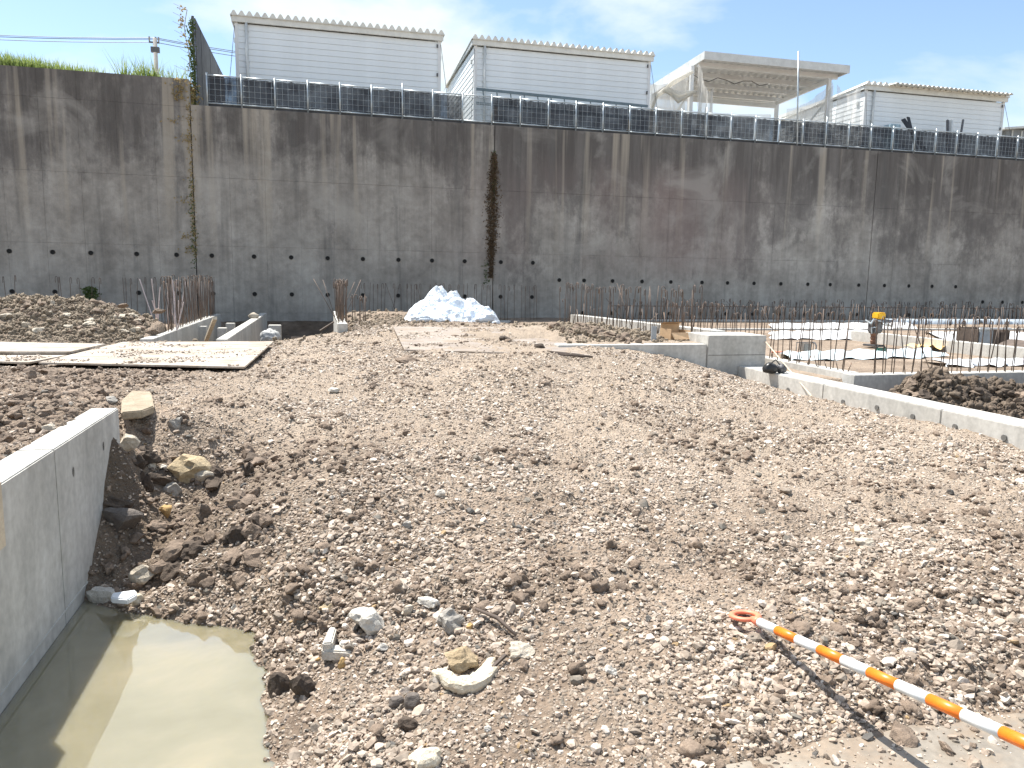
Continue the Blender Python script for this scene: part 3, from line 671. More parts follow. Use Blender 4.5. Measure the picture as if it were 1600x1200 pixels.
# dark hoarding running back from the wall corner
hp = oy(301, 27, 22.45); hz_ = hp[2]
hd = thing('hoarding', (hp[0], 22.45, ZT), 'dark sheet hoarding at the wall corner with vines on its post', 'fence')
for k in range(7):
    y0 = 22.5+k*.9; MB().box((hp[0]+.03+(.008 if k % 2 else 0), y0, ZT), (hp[0]+.055+(.008 if k % 2 else 0), y0+.905, hz_-.02*(k % 2))).build('hoarding_panel', MHOARD, hd)
MB().tube([(hp[0], 22.45, WT-.1), (hp[0], 22.45, hz_+.03)], .035, 8).build('post', MENG, hd)
for z in (6.5, 7.2, 7.9):
    if z < hz_: MB().box((hp[0]-.01, 22.5, z), (hp[0]+.026, 28.7, z+.05)).build('rail', MENG, hd)
tp = [oy(338, 95, YF+.06), oy(360, 122, YF+.06), oy(368, 149, YF+.06)]

# utility pole and wires
YP = 75.0
ub = oy(244, 104, YP); ut = oy(244, 60, YP)
up = thing('utility_pole', (ub[0], YP, ZT), 'distant concrete utility pole carrying wires above the reeds', 'utility pole')
MB().tube([(ub[0], YP, ZT), (ub[0], YP, ut[2])], [.24, .17], 10).build('pole', MPOLE, up, None, True)
MB().bar((ub[0]-.5, YP, ut[2]-.35), (ub[0]+.35, YP, ut[2]-.35), .12).build('crossarm', MENG, up)
for dx in (-.45, .05, .3): MB().tube([(ub[0]+dx, YP, ut[2]-.3), (ub[0]+dx, YP, ut[2]+.12)], .07, 6).build('insulator', MPOLE, up)
MB().box((ub[0]-.35, YP-.2, ut[2]-1.2), (ub[0]+.35, YP+.1, ut[2]-.75)).build('transformer_bracket', MENG, up)
for (v0, v1, v2) in ((43, 59, 77), (46, 61, 80), (50, 66, 85)):
    a = oy(-350, v0-16, YP+18); b = oy(243, v1, YP); c = oy(520, v2+20, YP+10); pts_ = []
    for k in range(11): t = k/10; p = a+(b-a)*t; p[2] -= 1.1*4*t*(1-t)*.5; pts_.append(p)
    for k in range(1, 9): t = k/8; p = b+(c-b)*t; p[2] -= .5*4*t*(1-t)*.5; pts_.append(p)
    MB().tube(pts_, .03, 4).build('wire', MENG, up)

# ------------------------------------------------------------------ vegetation
def blades(m, c, n, h, spread, lean, w=.012, r_=rnd):
    for _ in range(n):
        a = r_.uniform(0, 6.283); rr = spread*math.sqrt(r_.random()); b = Vector((c[0]+rr*math.cos(a), c[1]+rr*math.sin(a)*.6, c[2]))
        hh = h*r_.uniform(.5, 1.1); la = r_.uniform(0, 6.283); ll = lean*r_.uniform(.2, 1.0)*hh; d = Vector((math.cos(la), math.sin(la), 0))
        s = Vector((-d.y, d.x, 0))*w*r_.uniform(.6, 1.3); p1 = b+Vector((0, 0, hh*.55))+d*ll*.3; p2 = b+Vector((0, 0, hh))+d*ll
        m.add([b-s, b+s, p1+s*.8, p1-s*.8, p2], [(0,1,2,3), (3,2,4)])
gb = MB()
for k in range(420):
    t = rnd.random(); u = -60+t*215; p = oy(u, 100, 22.45+rnd.random()*1.0)
    z = WTL-.30 + max(0, .30*(1-(u+20)/190)) ; blades(gb, (p[0], p[1], z), 14, .52, .28, .6, .013)
for k in range(200):
    u = rnd.uniform(140, 300); p = oy(u, 118, 22.6+rnd.random()*1.2); blades(gb, (p[0], p[1], WTL-.45), 6, .45, .25, .6, .012)
go = gb.build('bank_grass', MGRASS); tag(go, 'green grass along the top of the taller wall section', 'grass', kind='stuff')
bank = MB(); bx = [oy(u, 100, 23)[0] for u in (-400, 150)]
bank.add([(-32,22.4,WTL-.5),(bx[1],22.4,WTL-.5),(bx[1]+1.2,26,WTL-.9),(-32,26,WTL+.35),(-32,22.4,5.7),(bx[1],22.4,5.7),(bx[1]+1.2,26,5.7),(-32,26,5.7)], [(0,1,2,3),(7,6,5,4),(0,4,5,1),(1,5,6,2),(2,6,7,3),(3,7,4,0)])
tag(bank.build('earth_bank', MTERR), kind='structure')
for u, n, h, lab in ((205, 150, .72, 'widest bushy reed clump on top of the taller wall section'), (232, 170, .66, 'reed clump growing right below the distant utility pole'), (256, 90, .55, 'small reed tuft between the utility pole and the hoarding'), (282, 50, .55, 'sparse thin weeds beside the vine-covered hoarding post')):
    p = oy(u, 118, 22.9); m = MB(); blades(m, (p[0], 22.9, WTL-.3), n, h+.25, .30, .75, .014)
    if u == 205: lab = 'widest bushy reed clump on top of the taller wall section'
    tag(m.build('reed_clump', MGRASS, None, (p[0], 22.9, WTL-.3)), lab, 'reeds')
def leaves(m, c, n, sx, sy, sz, size, r_=rnd):
    for _ in range(n):
        p = Vector((c[0]+r_.gauss(0, sx), c[1]+r_.uniform(-sy, 0), c[2]+r_.uniform(-sz, sz))); a = Vector((r_.gauss(0,1), r_.gauss(0,.5), r_.gauss(0,1))).normalized()*size*r_.uniform(.5, 1.3)
        b = Vector((r_.gauss(0,1), r_.gauss(0,.6), r_.gauss(0,1))); b = (b-a*b.dot(a)/a.dot(a)).normalized()*size*.5
        m.add([p-a, p-b, p+a, p+b], [(0,1,2,3)])
iv = thing('ivy_vine', (hp[0]-.05, 22.3, WT), 'leafy vine climbing the post of the dark hoarding', 'vine')
m = MB(); z = WT-.1
while z < hz_-.05:
    leaves(m, (hp[0]-.04+rnd.uniform(-.03, .03), 22.42, z), 16, .045, .10, .06, .040); z += .055
m.build('leaf_mass', MIVY, iv)
m = MB(); leaves(m, (hp[0]-.16, 22.35, WT+.25), 420, .13, .15, .35, .042); leaves(m, (hp[0]-.3, 22.02, WT+.35), 120, .10, .10, .28, .045); m.build('leaf_mass', MDRYG, iv)
m = MB(); st = [(hp[0]-.14+.05*math.sin(k), 22.3, WT+.9+k*.22) for k in range(8)]; m.tube(st, .008, 4)
for k in range(3, 8): leaves(m, (st[k][0]-.03*(k-3), 22.3, st[k][2]), 12, .05, .06, .09, .045)
for k in range(9): m.tube([(st[k % 8][0], 22.3, st[k % 8][2]), (st[k % 8][0]-.18-.02*k, 22.28, st[k % 8][2]+.12)], .004, 4)
m.build('runner', MDRYG, iv)
vj = thing('wall_creeper', (-3.28, 21.9, 3), 'thin creeper hanging down the wall joint below the hoarding', 'vine')
m = MB()
for k in range(60): z = 6.0-k*.067; leaves(m, (-3.30+rnd.uniform(-.05, .03), 21.985, z), 5, .03+.05*(k % 13 == 3), .05, .05, .032)
for zc_, w in ((5.55, .22), (5.1, .10), (3.5, .16), (2.6, .12), (2.2, .10)): leaves(m, (-3.45, 21.98, zc_), 26, w, .05, .10, .036)
m.build('leaf_mass', MDRYG, vj)
m = MB(); leaves(m, (-3.32, 21.98, 2.9), 130, .04, .05, 1.2, .032); m.build('leaf_mass', MIVY, vj)
dv = thing('dead_creeper', (4.9, 21.9, 1.6), 'dark dry creeper clinging along the middle wall joint', 'vine')
m = MB()
for k in range(190):
    t = k/190; z = 5.15-t*3.55; w = .035+.085*math.sin(math.pi*min(1, t*1.15))**.8*(.7+.3*math.sin(k*.7)); leaves(m, (4.90-.05*t, 21.985, z), 13, w, .09, .04, .034)
m.build('leaf_mass', MDRY, dv)
m = MB()
for k in range(40): z = 5.2-k*.035; leaves(m, (4.90, 21.985, z), 5, .03, .06, .04, .03)
leaves(m, (4.72, 21.985, 1.75), 60, .06, .05, .35, .03); m.build('leaf_mass', MIVY, dv)
m = MB(); leaves(m, (oy(144, 452, 21.9)[0], 21.8, 1.02), 240, .09, .12, .16, .045); tag(m.build('weed_tuft', MIVY, None, (oy(144,452,21.9)[0], 21.8, .85)), 'small dark weed tuft growing out of a weep hole low on the wall', 'weed')

# ------------------------------------------------------------------ foundation beams
tie_me = MB().tube([(0, -.003, 0), (0, .01, 0)], .018, 10).mesh('tie_hole', simple('tie_hole_grey', (.16, .155, .145), .9))
def beam(name, a, b, label, parts=(), mat=None, group=None, rotz=0, cat='foundation beam'):
    c = ((a[0]+b[0])/2, (a[1]+b[1])/2, a[2]); o = thing(name, c, label, cat, group)
    MB().box(a, b).build('concrete_body', mat or MBm, o, bevel=.006); return o
# beside the pool, in two pours with a joint between
fbm_ = thing('foundation_beam', (-1.3, 3.9, -.5), 'pale concrete foundation beam standing beside the muddy pool', 'foundation beam')
jy = ox(84, 690, BX)[1]
MB().box((BX-.155, 2.2, -.6), (BX, jy-.0015, .735)).build('concrete_pour', MBm, fbm_, bevel=.006)
MB().box((BX-.155, jy+.0015, -.6), (BX-.001, 4.98, .735)).build('concrete_pour', MBm, fbm_, bevel=.006)
for (u, v) in ((115, 737), (50, 789), (162, 697), (88, 922), (55, 992), (20, 1072)):
    p = ox(u, v, BX); put('tie_hole', tie_me, fbm_, (BX-.004, p[1], p[2]), (0, 0, math.pi/2), (1, 1, 1.5))
pz0 = ox(30, 1050, BX)[2]
MB().box((BX-.001, 2.2, pz0), (BX+.0035, 4.3, pz0+.008)).build('form_ridge', MBm, fbm_)
bd = MB(); p0 = ox(-12, 760, BX); bd.box((BX-.17, p0[1]-.55, .52), (BX+.045, p0[1]-.035, .775)); tag(bd.build('timber_board', MPALEW, None, (BX, p0[1]-.3, .5), bevel=.004), 'pale timber board clamped on the end of the pool-side beam', 'board')

def rebar_mesh(h, hook, r=.0066, seed=0, lean=.0):
    rr = random.Random(seed); l = (rr.gauss(0, 1)*lean, rr.gauss(0, 1)*lean); pts = [(0,0,0), (l[0]*h*.5, l[1]*h*.5, h*.5), (l[0]*h, l[1]*h, h-.05)]
    if hook:
        a = rr.uniform(0, 6.28) if hook == 2 else 0; cx, cy = math.cos(a), math.sin(a)
        for k in range(1, 5): t = k*math.pi/4; pts.append((l[0]*h+cx*.028*(1-math.cos(t)), l[1]*h+cy*.028*(1-math.cos(t)), h-.05+.045*math.sin(t)))
        pts.append((l[0]*h+cx*.056, l[1]*h+cy*.056, h-.14))
    else: pts[-1] = (l[0]*h, l[1]*h, h)
    return MB().tube(pts, r, 5).mesh('rebar', MRUST, smooth=True)
RB = [rebar_mesh(1, 2, seed=k, lean=.02) for k in range(5)]; RS = [rebar_mesh(1, 0, seed=k+20, lean=.03) for k in range(5)]; RL = [rebar_mesh(1, 0, .006, k+40, .22) for k in range(4)]
def rebars(parent, pts, ztop, hook=.8, zb=None, jit=.02, lean=.06, sc=1.0):
    for (x, y, z) in pts:
        me = rnd.choice(RL) if rnd.random() < lean else (rnd.choice(RB) if rnd.random() < hook else rnd.choice(RS))
        zz = ztop+rnd.uniform(-.03, .03) if not isinstance(ztop, tuple) else rnd.uniform(*ztop)
        put('rebar', me, parent, (x+rnd.uniform(-jit, jit), y+rnd.uniform(-jit, jit), z), (0, 0, rnd.uniform(0, 6.28)), (sc, sc, max(.1, zz-z)))

b1 = beam('foundation_beam', (-2.74, 12.6, -.2), (-2.55, 20.7, .55), 'far foundation beam with a dense row of rusty bars beside the earth mound')
rebars(b1, [(-2.62-.07*(k % 2), 14.2+k*.072, .54) for k in range(86)], (1.38, 1.55), .5, lean=.05)
b2 = beam('foundation_beam', (-1.625, 12.5, -.2), (-1.46, 21.4, .55), 'far foundation beam with a clean white top and no bars, inside the trench')
rods = thing('rod_bundle', (-3.0, 13.4, .5), 'loose pale pinkish rods stuck in the earth mound edge', 'rods')
for k in range(16):
    p = oz(rnd.uniform(244, 280), rnd.uniform(500, 516), .55); h = rnd.uniform(.35, .75) if k % 3 else .9
    MB().tube([p, p+np.array([rnd.gauss(0, .10), rnd.gauss(0, .08), h])], .010, 5).build('rod', MCAP, rods)
stub = oz(524, 534, .3)
b3 = beam('foundation_beam', (.235, 12.8, -.1), (.40, 17.5, .78), 'concrete beam stub under a tight bundle of rust-tipped bars')
rebars(b3, [(.27+.11*(k % 3)/2, 13.0+k*.06, .70) for k in range(46)], (1.42, 1.52), .85, lean=.03)
rebars(b3, [(.62+rnd.uniform(-.1, .15), 14+k*.12, .55) for k in range(9)], (1.15, 1.25), .7)
# bars in front of the wall
wb = beam('foundation_beam', (-10, 20.75, -.1), (-2.9, 21.0, .33), 'low footing with sparse thin bars behind the earth mound')
rebars(wb, [(oy(u, 480, 20.9)[0], 20.88, .31) for u in (11, 24, 94, 99, 112, 129, 143, 157, 195, 199, 206, 214, 228, 241, 247, 252, 256, 267)], 1.45, .6, lean=.12)
wb2 = beam('foundation_beam', (.9, 20.6, -.1), (7.6, 20.85, .40), 'low footing with hooked bars behind the white heap')
rebars(wb2, [(oy(u, 480, 20.72)[0], 20.72, .38) for u in (563,570,583,595,601,643,652,686,695,708,723,738,752,766,577,589,607,615,624,628,636,647,657,664,671,680,690,700,716,730,745,760,771,782,788,792,803,815,821,828,834,840)], 1.40, .9, lean=.1)

lowb = beam('foundation_beam', (2.9, 9.1, -.1), (4.984, 9.32, .735), 'low foundation beam carrying the cardboard box')
for u, v in ((1008, 550), (1052, 549)): p = oy(u, v, 9.1); put('tie_hole', tie_me, lowb, (p[0], 9.104, p[2]), (0, 0, 0), (1.4, 1, 1.6))
blk = beam('concrete_block', (4.99, 9.08, -.2), (5.86, 9.75, .855), 'tall square foundation block with four tie holes and green tape', cat='concrete block')
for u, v in ((1127, 541), (1166, 541), (1126, 573), (1166, 572), (1176, 559)): p = oy(u, v, 9.08); put('tie_hole', tie_me, blk, (p[0], 9.084, p[2]), (0, 0, 0), (1.5, 1, 1.7))
p = oy(1172, 589, 9.07); tp_ = MB().add([(p[0]-.045, 9.074, p[2]-.03), (p[0]+.02, 9.074, p[2]-.045), (p[0]+.05, 9.074, p[2]), (p[0]+.03, 9.074, p[2]+.045), (p[0]-.04, 9.074, p[2]+.035)], [(0,1,2,3,4)]).build('tape_patch', MGREEN, blk)
z1 = oy(1150, 555, 9.08)[2]
MB().box((4.995, 9.0775, z1), (5.855, 9.081, z1+.006)).build('form_ridge', MJOINT, blk)
rb = thing('foundation_beam', (5.6, 6.5, 0), 'long low foundation beam between gravel and dark soil heap', 'foundation beam')
cuts = [1.6, 5.56, 5.66, 7.35, 9.075]
cuts = [1.5, ox(1470, 650, 5.45)[1], ox(1286, 610, 5.45)[1], 9.075]
for k in range(3): MB().box((5.45, cuts[k]+.002, -.3), (5.775, cuts[k+1]-.002, .445-.001*k)).build('concrete_pour', MBm, rb, bevel=.008)
for u, v in ((1232, 609), (1318, 628), (1371, 637), (1427, 651), (1493, 667), (1570, 684)): p = ox(u, v, 5.45); put('tie_hole', tie_me, rb, (5.446, p[1], p[2]), (0, 0, math.pi/2), (1.4, 1, 1.5))
# sunlit beam running back behind the block
sb = thing('foundation_beam', (5.1, 11.5, .2), 'sunlit foundation beam running back behind the soil lumps and bars', 'foundation beam')
MB().prism([(5.40, 9.76), (5.62, 9.76), (5.02, 14.4), (4.80, 14.4)], -.1, .875).build('concrete_body', MBm, sb)
rebars(sb, [(5.33-.62*t+(-.12 if k % 2 else -.02), 9.9+4.4*t, .70) for k, t in [(k, k/43) for k in range(44)]], (1.42, 1.52), .85, lean=.05)
rebars(sb, [(5.20-.55*t, 10+4.2*t, .72) for t in [k/20 for k in range(21)]], (.98, 1.2), .4, lean=.1)
yb2 = beam('foundation_beam', (6.12, 7.80, -.1), (6.34, 13.6, .50), 'foundation beam lined with short bars beyond the concrete block')
rebars(yb2, [(6.22+(.05 if k % 2 else -.05), 7.9+k*.11, .49) for k in range(48)], (1.08, 1.28), .8, lean=.05)
rebars(yb2, [(6.22, 7.85+k*.2, .49) for k in range(20)], (.60, .68), .0, lean=0)
xb = beam('foundation_beam', (6.10, 7.58, -.1), (13.5, 7.795, .495), 'cross foundation beam with tall hooked bars behind the dark soil heap')
rebars(xb, [(6.42+k*.07, 7.69+(.05 if k % 2 else -.04), .49) for k in range(74)], (1.04, 1.20), .85, lean=.09)
yb3 = beam('foundation_beam', (10.6, 8.6, .2), (10.82, 13.4, .62), 'clean low foundation beam on the far side of the pit floor')
rebars(yb3, [(10.7, 8.8+k*.22, .6) for k in range(20)], (.95, 1.1), .7)
fw = beam('foundation_beam', (7.8, 20.2, .1), (26, 20.45, .47), 'long footing at the wall foot crowded with brown bars')
rebars(fw, [(8.0+k*.088, 20.32+(.06 if k % 2 else -.06), .46) for k in range(200)], (.86, 1.12), .6, lean=.07, sc=1.5)
fw2 = beam('foundation_beam', (8.0, 16.4, .2), (20, 16.6, .46), 'middle footing on the pit floor with thin bars')
rebars(fw2, [(8.1+k*.14, 16.5, .45) for k in range(80)], (.95, 1.10), .7, lean=.08, sc=1.1)
MB().tube([(8.0, 20.2, .86), (26, 20.2, .88)], .011, 5).build('tie_bar', MRUST, fw)

# white sheets laid on the pit floor
def sheet(px_, z, mat, label):
    P = [oz(u, v, z) for u, v in px_]; m = MB(); nx, ny = 28, 7; vs = []
    P = [np.array(p) for p in P]; hs = random.Random(len(label))
    ph = [hs.uniform(0, 6) for _ in range(4)]
    for j in range(ny+1):
        for i in range(nx+1):
            s, t = i/nx, j/ny; p = (P[0]*(1-s)+P[1]*s)*(1-t)+(P[3]*(1-s)+P[2]*s)*t
            e = min(1, 6*min(t, 1-t)); p = p + np.array([.05*math.sin(9*t+s*31), .08*math.sin(s*23+ph[0])*(1-e), e*.05+.018*math.sin(s*40+ph[1])*math.sin(t*7+ph[2])]); vs.append(p)
    W = nx+1; m.add(vs, [(j*W+i, j*W+i+1, (j+1)*W+i+1, (j+1)*W+i) for j in range(ny) for i in range(nx)])
    return tag(m.build('white_sheet', mat, None, tuple((P[0]+P[2])/2), True), label, 'sheet')
sheet([(1203,506),(1420,505),(1430,513),(1203,515)], .44, MSHEET, 'white sheet strip along the foot of the rear footing')
sheet([(1203,519),(1345,516),(1400,531),(1203,529)], .44, MSHEET, 'white sheet strip beside the hand winch')
sheet([(1215,552),(1440,546),(1480,557),(1230,563)], .44, MBLUEW, 'bluish white sheet strip before the green tool')
sheet([(1440,518),(1640,519),(1640,545),(1500,545)], .44, MSHEET, 'broad white sheet under the brown bin')
sheet([(1440,565),(1640,563),(1640,570),(1480,572)], .44, MSHEET, 'white sheet edge behind the cross beam bars')
# blue-white strip hung along wall foot
for (ua, ub_) in ((1395, 1530), (1535, 1640)):
    a = oy(ua, 522, 19.0); b = oy(ub_, 522, 19.0); m = MB(); n = 20
    vs = []
    for i in range(n+1):
        x = a[0]+(b[0]-a[0])*i/n; vs += [(x, 19+.05*math.sin(i*1.7), .40), (x, 19.05+.04*math.sin(i*2.3), .54+.02*math.sin(i*1.3)), (x, 19.5, .56)]
    m.add(vs, [(3*i+k, 3*i+3+k, 3*i+4+k, 3*i+1+k) for i in range(n) for k in (0, 1)])
    tag(m.build('blue_sheet', simple('pale_blue_sheet', (.40, .45, .50), .5, 0, .1, 3), None, (a[0], 19, .42), True), 'pale blue sheet folded along the wall foot behind the yellow sheet' if ua < 1500 else 'pale blue sheet folded along the wall foot behind the brown bin', 'sheet')
p = oz(1452, 535, .56); m = MB(); vs = []
for j in range(5):
    for i in range(7): vs.append((p[0]-.3+i*.09, p[1]-.3+j*.15, .50+.05*math.sin(i*1.7+j)*math.cos(j*1.3)))
m.add(vs, [(j*7+i, j*7+i+1, (j+1)*7+i+1, (j+1)*7+i) for j in range(4) for i in range(6)]); tag(m.build('yellow_sheet', MYELS, None, tuple(p), True), 'crumpled yellow sheet beyond the low clean beam', 'sheet')

# ------------------------------------------------------------------ steel plates
def plate(px_, label, mat, th=.022):
    P = [oz(*q) for q in px_]; m = MB()
    m.add([tuple(p) for p in P] + [(p[0], p[1], p[2]-th) for p in P], [(0,1,2,3),(7,6,5,4)] + [(i, 4+i, 4+(i+1) % 4, (i+1) % 4) for i in range(4)])
    return tag(m.build('steel_plate', mat, None, tuple(sum(P)/4), bevel=.003), label, 'steel plate')
plate([(60,566,.545),(382,573,.545),(428,533,.552),(192,534,.552)], 'dusty pale steel plate bridging the front of the trench', MPLATE)
plate([(-140,560,.53),(45,566,.53),(150,546,.535),(-60,541,.535)], 'dusty pale steel plate lying alongside the trench plate', MPLATE)
plate([(-150,549,.575),(110,549,.575),(165,537,.58),(-90,532,.58)], 'raised steel plate lapped on top of another plate by the earth mound', MPLATE, .03)
plate([(614,510,.775),(840,512,.775),(922,555,.690),(632,546,.690)], 'grey steel plate half buried below the white heap', MPLATE2)

# ------------------------------------------------------------------ white heap
def blob(name, c, rx, ry, rz, mat, seed, amp=.25, freq=2.0, sub=4, parent=None, smooth=True, loc=None):
    bm = bmesh.new(); bmesh.ops.create_icosphere(bm, subdivisions=sub, radius=1)
    co = np.array([v.co for v in bm.verts])
    d = 0; a = amp; fq = freq
    for o in range(4):
        d = d + a*((vnoise(co[:, 0]*fq+seed*3.1, co[:, 1]*fq+co[:, 2]*fq*.73, seed+o)+vnoise(co[:, 2]*fq+seed, co[:, 1]*fq-co[:, 0]*fq*.61, seed+o+9)) - 1); a *= .55; fq *= 2.1
    co = co*(1+d)[:, None]
    for v, p in zip(bm.verts, co): v.co = (p[0]*rx, p[1]*ry, p[2]*rz)
    me = bpy.data.meshes.new(name); bm.to_mesh(me); bm.free(); me.materials.append(mat)
    if smooth: me.polygons.foreach_set('use_smooth', [True]*len(me.polygons))
    return put(name, me, parent, c)
heapc = oz(707, 502, .77)
hp_ = thing('covered_heap', heapc, 'peaked heap under crumpled white plastic sheeting before the wall', 'covered heap')
tsk = NT('white_sack'); psk = tsk.pos(); tsk.color((.68, .74, .81)); tsk.set(Roughness=.45); tsk.bump(tsk.math('ADD', tsk.noise(psk, 9, 5, .6, 1.2), tsk.math('MULTIPLY', tsk.voro(psk, 7), .8)), .8, .05)
gx, gy = np.meshgrid(np.linspace(-1.15, 1.15, 210), np.linspace(-.75, .75, 130))
pk = [(690, .60, .30, .30, .18), (714, .52, .30, .30, .14), (739, .38, .27, .28, .06), (760, .24, .20, .24, -.02), (668, .36, .25, .28, .06), (652, .17, .18, .20, -.06), (700, .26, .34, .24, -.22), (733, .22, .28, .20, -.24), (680, .22, .24, .2, -.2)]
hh_ = np.zeros_like(gx)
wx = gx + .10*(fbm(gx*3+5, gy*3, 501, 3)-.5); wy = gy + .10*(fbm(gx*3, gy*3+9, 511, 3)-.5)
for u, h_, sx, sy, dy in pk:
    cx = oy(u, 480, heapc[1])[0]-heapc[0]; d_ = np.sqrt(((wx-cx)/sx)**2 + ((wy-dy)/sy)**2)
    hh_ = np.maximum(hh_, h_*np.clip(1.12-d_**1.15*.62, 0, 1.0)**1.0)
body = sstep(.0, .10, hh_)
fold = np.abs(fbm(gx*4.2+fbm(gx*2, gy*2, 521, 2)*2, gy*5.5, 531, 3, .5)-.5)*2; fold2 = np.abs(fbm(gx*11, gy*13+gx*6, 541, 3, .55)-.5)*2
hh_ = hh_ + body*(.13*(.45-fold) + .055*(.4-fold2))
hh_ = np.where(hh_ < .012, -.12, hh_)
kx = 210; vs = np.stack([gx.ravel()+heapc[0], gy.ravel()+heapc[1]+.25, hh_.ravel()+heapc[2]-.03], 1)
fs = [(j*kx+i, j*kx+i+1, (j+1)*kx+i+1, (j+1)*kx+i) for j in range(129) for i in range(kx-1) if max(hh_[j, i], hh_[j, i+1], hh_[j+1, i], hh_[j+1, i+1]) > 0]
m = MB(); m.v = [tuple(q_) for q_ in vs]; m.f = fs; me = m.mesh('plastic_cover', tsk.m, heapc, True)
bm = bmesh.new(); bm.from_mesh(me); bmesh.ops.delete(bm, geom=[v for v in bm.verts if not v.link_faces], context='VERTS'); bm.to_mesh(me); bm.free()
put('plastic_cover', me, hp_, heapc)
for u, v, w, h in ((756, 498, 15, 9), (660, 499, 16, 7), (690, 500, 14, 6)):
    p = oy(u, v, heapc[1]-.3); s = heapc[1]/F; blob('loose_corner', tuple(p), w*s, .12, h*s, tsk.m, int(u), .25, 2.2, 4, hp_)

# ------------------------------------------------------------------ small site things
# cardboard box lying open on the low beam
p = oz(1055, 531, .742); bxr = thing('cardboard_box', p, 'open cardboard box lying on the low foundation beam', 'box')
s = .36
def rot(v, a): return (v[0]*math.cos(a)-v[1]*math.sin(a), v[0]*math.sin(a)+v[1]*math.cos(a), v[2])
def rb_(name, a, b, an=.18):
    m = MB().box(a, b); m.v = [tuple(np.array(rot(v, an))+p) for v in m.v]; return m.build(name, MCARD, bxr)
rb_('side', (-.17, -.12, 0), (-.16, .14, .16)); rb_('side', (.16, -.12, 0), (.17, .14, .14)); rb_('side', (-.158, -.12, 0), (.158, -.11, .11)); rb_('side', (-.158, .13, 0), (.158, .14, .22)); rb_('bottom', (-.158, -.108, .002), (.158, .128, .01))
m = MB(); m.add([tuple(np.array(rot(v, .18))+p) for v in [(-.17,.14,.22),(.17,.14,.22),(.12,.02,.25),(-.20,.02,.25)]], [(0,1,2,3)]); m.build('flap', MCARD, bxr)
m = MB(); m.add([tuple(np.array(rot(v, .18))+p) for v in [(-.165,-.12,.11),(.165,-.12,.11),(.16,-.17,.02),(-.15,-.19,.02)]], [(0,1,2,3)]); m.build('flap', MCARD, bxr)
q = oz(1021, 534, .742)
m = MB(); n = 14
for k in range(n):
    t0, t1 = 2*math.pi*k/n, 2*math.pi*(k+1)/n
    for r0, r1, z0, z1 in ((.038, .038, 0, .21), (.030, .030, 0, .21)):
        m.add([(q[0]+r0*math.cos(t0), q[1]+r0*math.sin(t0), q[2]+z0), (q[0]+r0*math.cos(t1), q[1]+r0*math.sin(t1), q[2]+z0), (q[0]+r1*math.cos(t1), q[1]+r1*math.sin(t1), q[2]+z1), (q[0]+r1*math.cos(t0), q[1]+r1*math.sin(t0), q[2]+z1)], [(0,1,2,3)])
    m.add([(q[0]+r*math.cos(t), q[1]+r*math.sin(t), q[2]+.21) for r, t in ((.038,t0),(.038,t1),(.030,t1),(.030,t0))], [(0,1,2,3)])
tag(m.build('pipe_stub', MPVC, None, tuple(q)), 'short grey plastic pipe upright on the low beam', 'pipe')
# black bag on the long beam
p = oz(1207, 583, .45); bg = thing('black_bag', p, 'black bag slumped on the long beam against the block', 'bag')
blob('bag_body', (p[0]+.0, p[1]+.06, p[2]+.055), .105, .09, .07, MBLACK, 3, .2, 1.7, 3, bg); blob('bag_body', (p[0]+.15, p[1]+.05, p[2]+.05), .065, .07, .06, MENG, 5, .2, 1.7, 3, bg)
bg.children[0].name = 'bag_body'; MB().tube([(p[0]-.05, p[1], p[2]+.11), (p[0]+.02, p[1]-.02, p[2]+.17), (p[0]+.10, p[1], p[2]+.10)], .008, 6).build('strap', MBLACK, bg)
# thin white staff leaning over the block and beam
a = oy(1187, 524, 9.4); a = np.array([5.72, 9.1, .85]); b = ox(1266, 620, 5.40); b = oz(1268, 619, .30)
tag(MB().tube([oz(1187,523,.845), oz(1268,619,.30)], .0075, 6).build('white_staff', MPALEW, None, tuple(b)), 'thin white staff leaning from the block down to the gravel', 'staff')
# tamping rammer
rp = oz(1364, 541, .45); k_ = .95
rm = thing('tamping_rammer', rp, 'tamping rammer with a yellow tank standing among the bars', 'rammer')
X, Y_, Z_ = rp
MB().box((X-.10, Y_-.16, Z_), (X+.10, Y_+.16, Z_+.035)).build('foot', MENG, rm, bevel=.01)
MB().tube([(X, Y_, Z_+.03), (X, Y_, Z_+.10), (X, Y_, Z_+.12), (X, Y_, Z_+.16), (X, Y_, Z_+.18), (X, Y_, Z_+.24)], [.045, .06, .045, .065, .05, .07], 10).build('bellows', simple('brown_rubber', (.20, .10, .06), .7), rm)
MB().box((X-.09, Y_-.09, Z_+.24), (X+.12, Y_+.09, Z_+.46)).build('engine', MENG, rm, bevel=.025)
MB().box((X-.02, Y_-.10, Z_+.50), (X+.15, Y_+.08, Z_+.62)).build('fuel_tank', MYELP, rm, bevel=.02)
MB().tube([(X-.16, Y_-.1, Z_+.42), (X-.12, Y_-.1, Z_+.50), (X+.02, Y_-.12, Z_+.46), (X+.20, Y_-.12, Z_+.40), (X+.30, Y_-.1, Z_+.37), (X+.22, Y_+.1, Z_+.40), (X-.1, Y_+.12, Z_+.47), (X-.16, Y_-.1, Z_+.42)], .014, 6).build('handle', MGALV, rm)
MB().bar((X, Y_, Z_+.44), (X+.04, Y_, Z_+.52), .06).build('neck', MENG, rm)
MB().tube([(X-.14, Y_-.11, Z_+.24), (X-.16, Y_-.11, Z_+.34), (X-.06, Y_-.12, Z_+.36)], .011, 6).build('exhaust', MGALV, rm)
